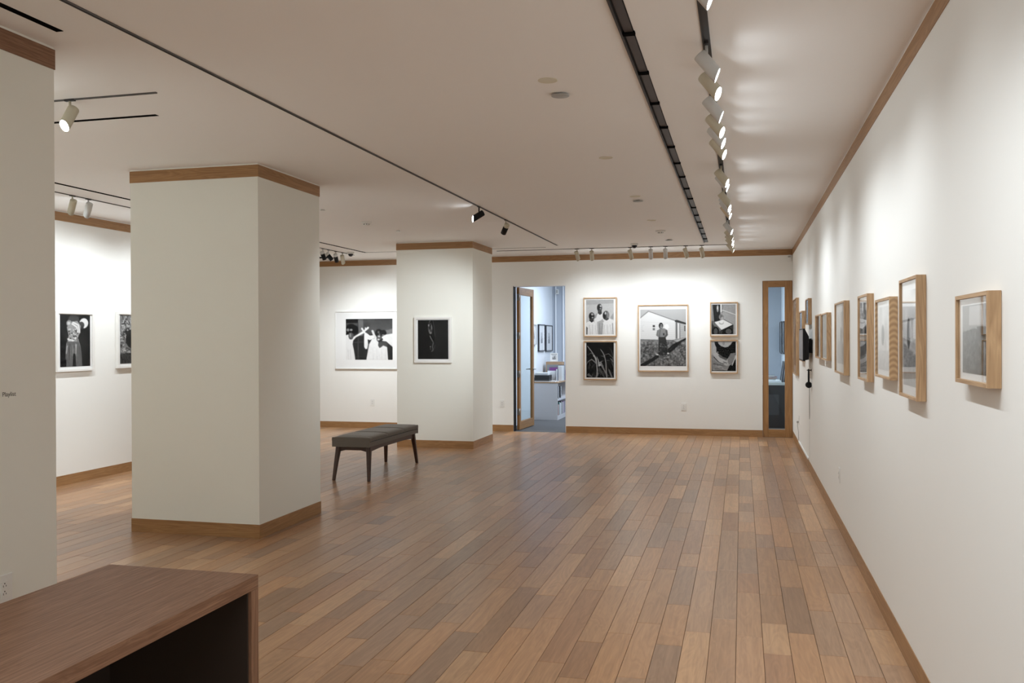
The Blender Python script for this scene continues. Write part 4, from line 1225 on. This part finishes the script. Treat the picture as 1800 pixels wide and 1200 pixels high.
for i, (hh, m, lab) in enumerate(((0.022, 'paper_grey', 'thin grey folder at the bottom of the stack on the bookcase'), (0.052, 'black_frame', 'thick black binder lying under another one on the bookcase'),
                                  (0.048, 'black_frame', 'thick black binder lying on top of the other binder'), (0.024, 'paper_grey', 'grey folder lying on the black binders'),
                                  (0.020, 'paper', 'pale folder topping the stack of binders on the bookcase'))):
    lump('binder' if 'binder' in lab.split(' on')[0] else 'folder', lab, 'binder' if 'thick' in lab else 'folder', -4.555 + 0.01 * (i == 4), -4.265 - 0.03 * (i > 2), Y0 + 0.01 * i, Y0 + 0.24 + 0.01 * i, z, z + hh, m, 'slotdark' if m == 'black_frame' else 'paper')
    z += hh + 0.0006
lump('folder', 'white paper folder leaning upright behind the binder stack', 'folder', -4.36, -4.16, 2.46, 2.475, TZ, TZ + 0.20, 'paper')
lump('folder', 'wide grey folder standing behind the white folder on the bookcase', 'folder', -4.385, -4.168, 2.52, 2.535, TZ, TZ + 0.315, 'paper_grey')
lump('envelope', 'purple envelope standing between the white and grey folders', 'envelope', -4.33, -4.17, 2.488, 2.50, TZ, TZ + 0.262, 'purple')
lump('book', 'navy book standing beside the white folder on the bookcase', 'book', -4.185, -4.150, 2.40, 2.45, TZ, TZ + 0.235, 'navy')
for i, (m, hh, lab) in enumerate((('paper', 0.29, 'white upright book at the left of the row on the bookcase'), ('paper_grey', 0.28, 'grey upright book second in the row on the bookcase'),
                                  ('paper', 0.29, 'white upright book third in the row on the bookcase'), ('navy', 0.30, 'dark blue upright book fourth in the row on the bookcase'),
                                  ('black_frame', 0.29, 'black upright book fifth in the row on the bookcase'))):
    lump('book', lab, 'book', -4.30, -4.105, 2.60 + i * 0.062, 2.65 + i * 0.062, TZ, TZ + hh, m)
lump('book', 'violet paperback lying farthest along the bookcase top', 'book', -4.28, -4.105, 2.95, 3.0, TZ, TZ + 0.20, 'violet')
t = thing('cardboard_box', 'brown cardboard box at the back of the bookcase top', 'box', (-4.36, 3.25, TZ)); bobj('carton', [(-0.17, 0.15, -0.14, 0.12, 0, 0.35)], 'cardboard', t, 0.003); bobj('flap', [(-0.168, 0.148, -0.138, -0.01, 0.3505, 0.354)], 'cardboard', t)
picture('small pale framed print propped on the cardboard box in the office', (-4.40, 3.28, TZ + 0.3545), 0, 0.15, 0.17, 0.02, art_soft(44, .8, .6), (.04, .11, .04, .13), 0.014, 'white_frame')
lump('paper_stack', 'small stack of white cards on the bookcase edge', 'papers', -4.25, -4.15, 2.18, 2.28, TZ, TZ + 0.020, 'paper')
lump('paper_stack', 'loose white sheets beside the card stack on the bookcase', 'papers', -4.24, -4.12, 2.30, 2.38, TZ, TZ + 0.014, 'paper')
for i, (y, m, hh, zz, lab) in enumerate(((0.06, 'black_frame', 0.23, 0.40, 'black binder upright on the upper shelf of the bookcase, nearer one'), (0.19, 'black_frame', 0.22, 0.40, 'black binder upright on the upper shelf of the bookcase, farther one'),
                                         (0.05, 'rust', 0.20, 0.085, 'rust red book on the lower shelf nearest the end panel'), (0.11, 'teal', 0.24, 0.085, 'teal book on the lower shelf of the bookcase'),
                                         (0.17, 'paper', 0.22, 0.085, 'white book on the lower shelf between teal and black books'), (0.23, 'black_frame', 0.24, 0.085, 'black book on the lower shelf of the bookcase'),
                                         (0.30, 'paper_grey', 0.22, 0.085, 'grey book on the lower shelf of the bookcase'), (0.36, 'purple', 0.23, 0.085, 'purple book on the lower shelf of the bookcase'),
                                         (0.43, 'navy', 0.22, 0.085, 'navy book on the lower shelf farthest in view'))):
    lump('binder' if 'binder' in lab else 'book', lab, 'binder' if 'binder' in lab else 'book', -4.32, -4.1015, 2.14 + y * 1.62, 2.14 + y * 1.62 + 0.07, zz + 0.0003, zz + hh, m)

# counter behind the narrow window
t = thing('office_counter', 'dark cabinet with pale counter top seen through the narrow window', 'cabinet', (-0.30, 1.50, 0))
bobj('counter_top', [(-0.45, 0.295, -0.02, 1.35, 0.725, 0.765)], 'counter', t, 0.003)
bobj('carcass', [(-0.44, 0.29, 0, 1.33, 0.0, 0.724)], 'dark_cabinet', t)
bobj('door', [(-0.20, 0.155, -0.014, -0.0005, 0.22, 0.565)], 'dark_panel', t, 0.002)
CZ = 0.7655
lump('paper_stack', 'white papers spread on the office counter', 'papers', -0.40, -0.10, 1.55, 1.85, CZ, CZ + 0.025, 'paper')
lump('book', 'brown book stacked on the office counter papers', 'book', -0.44, -0.18, 1.95, 2.15, CZ + 0.0005, CZ + 0.05, 'cardboard')
lump('book', 'red book lying on the brown book on the office counter', 'book', -0.42, -0.16, 1.98, 2.14, CZ + 0.051, CZ + 0.078, 'red')
lump('book', 'grey book topping the pile on the office counter', 'book', -0.44, -0.20, 1.97, 2.15, CZ + 0.079, CZ + 0.11, 'paper_grey')
for i, (y, hh, m, lab) in enumerate(((1.86, 0.36, 'black_frame', 'tall dark board leaning at the back of the office counter'), (1.75, 0.37, 'navy', 'dark blue board leaning second on the office counter'), (1.64, 0.40, 'black_frame', 'nearest dark board leaning on the office counter'))):
    t = lump('leaning_board', lab, 'board', -0.11 + i * 0.03, -0.090 + i * 0.03, y, y + 0.30, CZ, CZ + hh, m)
    t.rotation_euler = (0, 0.14, 0)
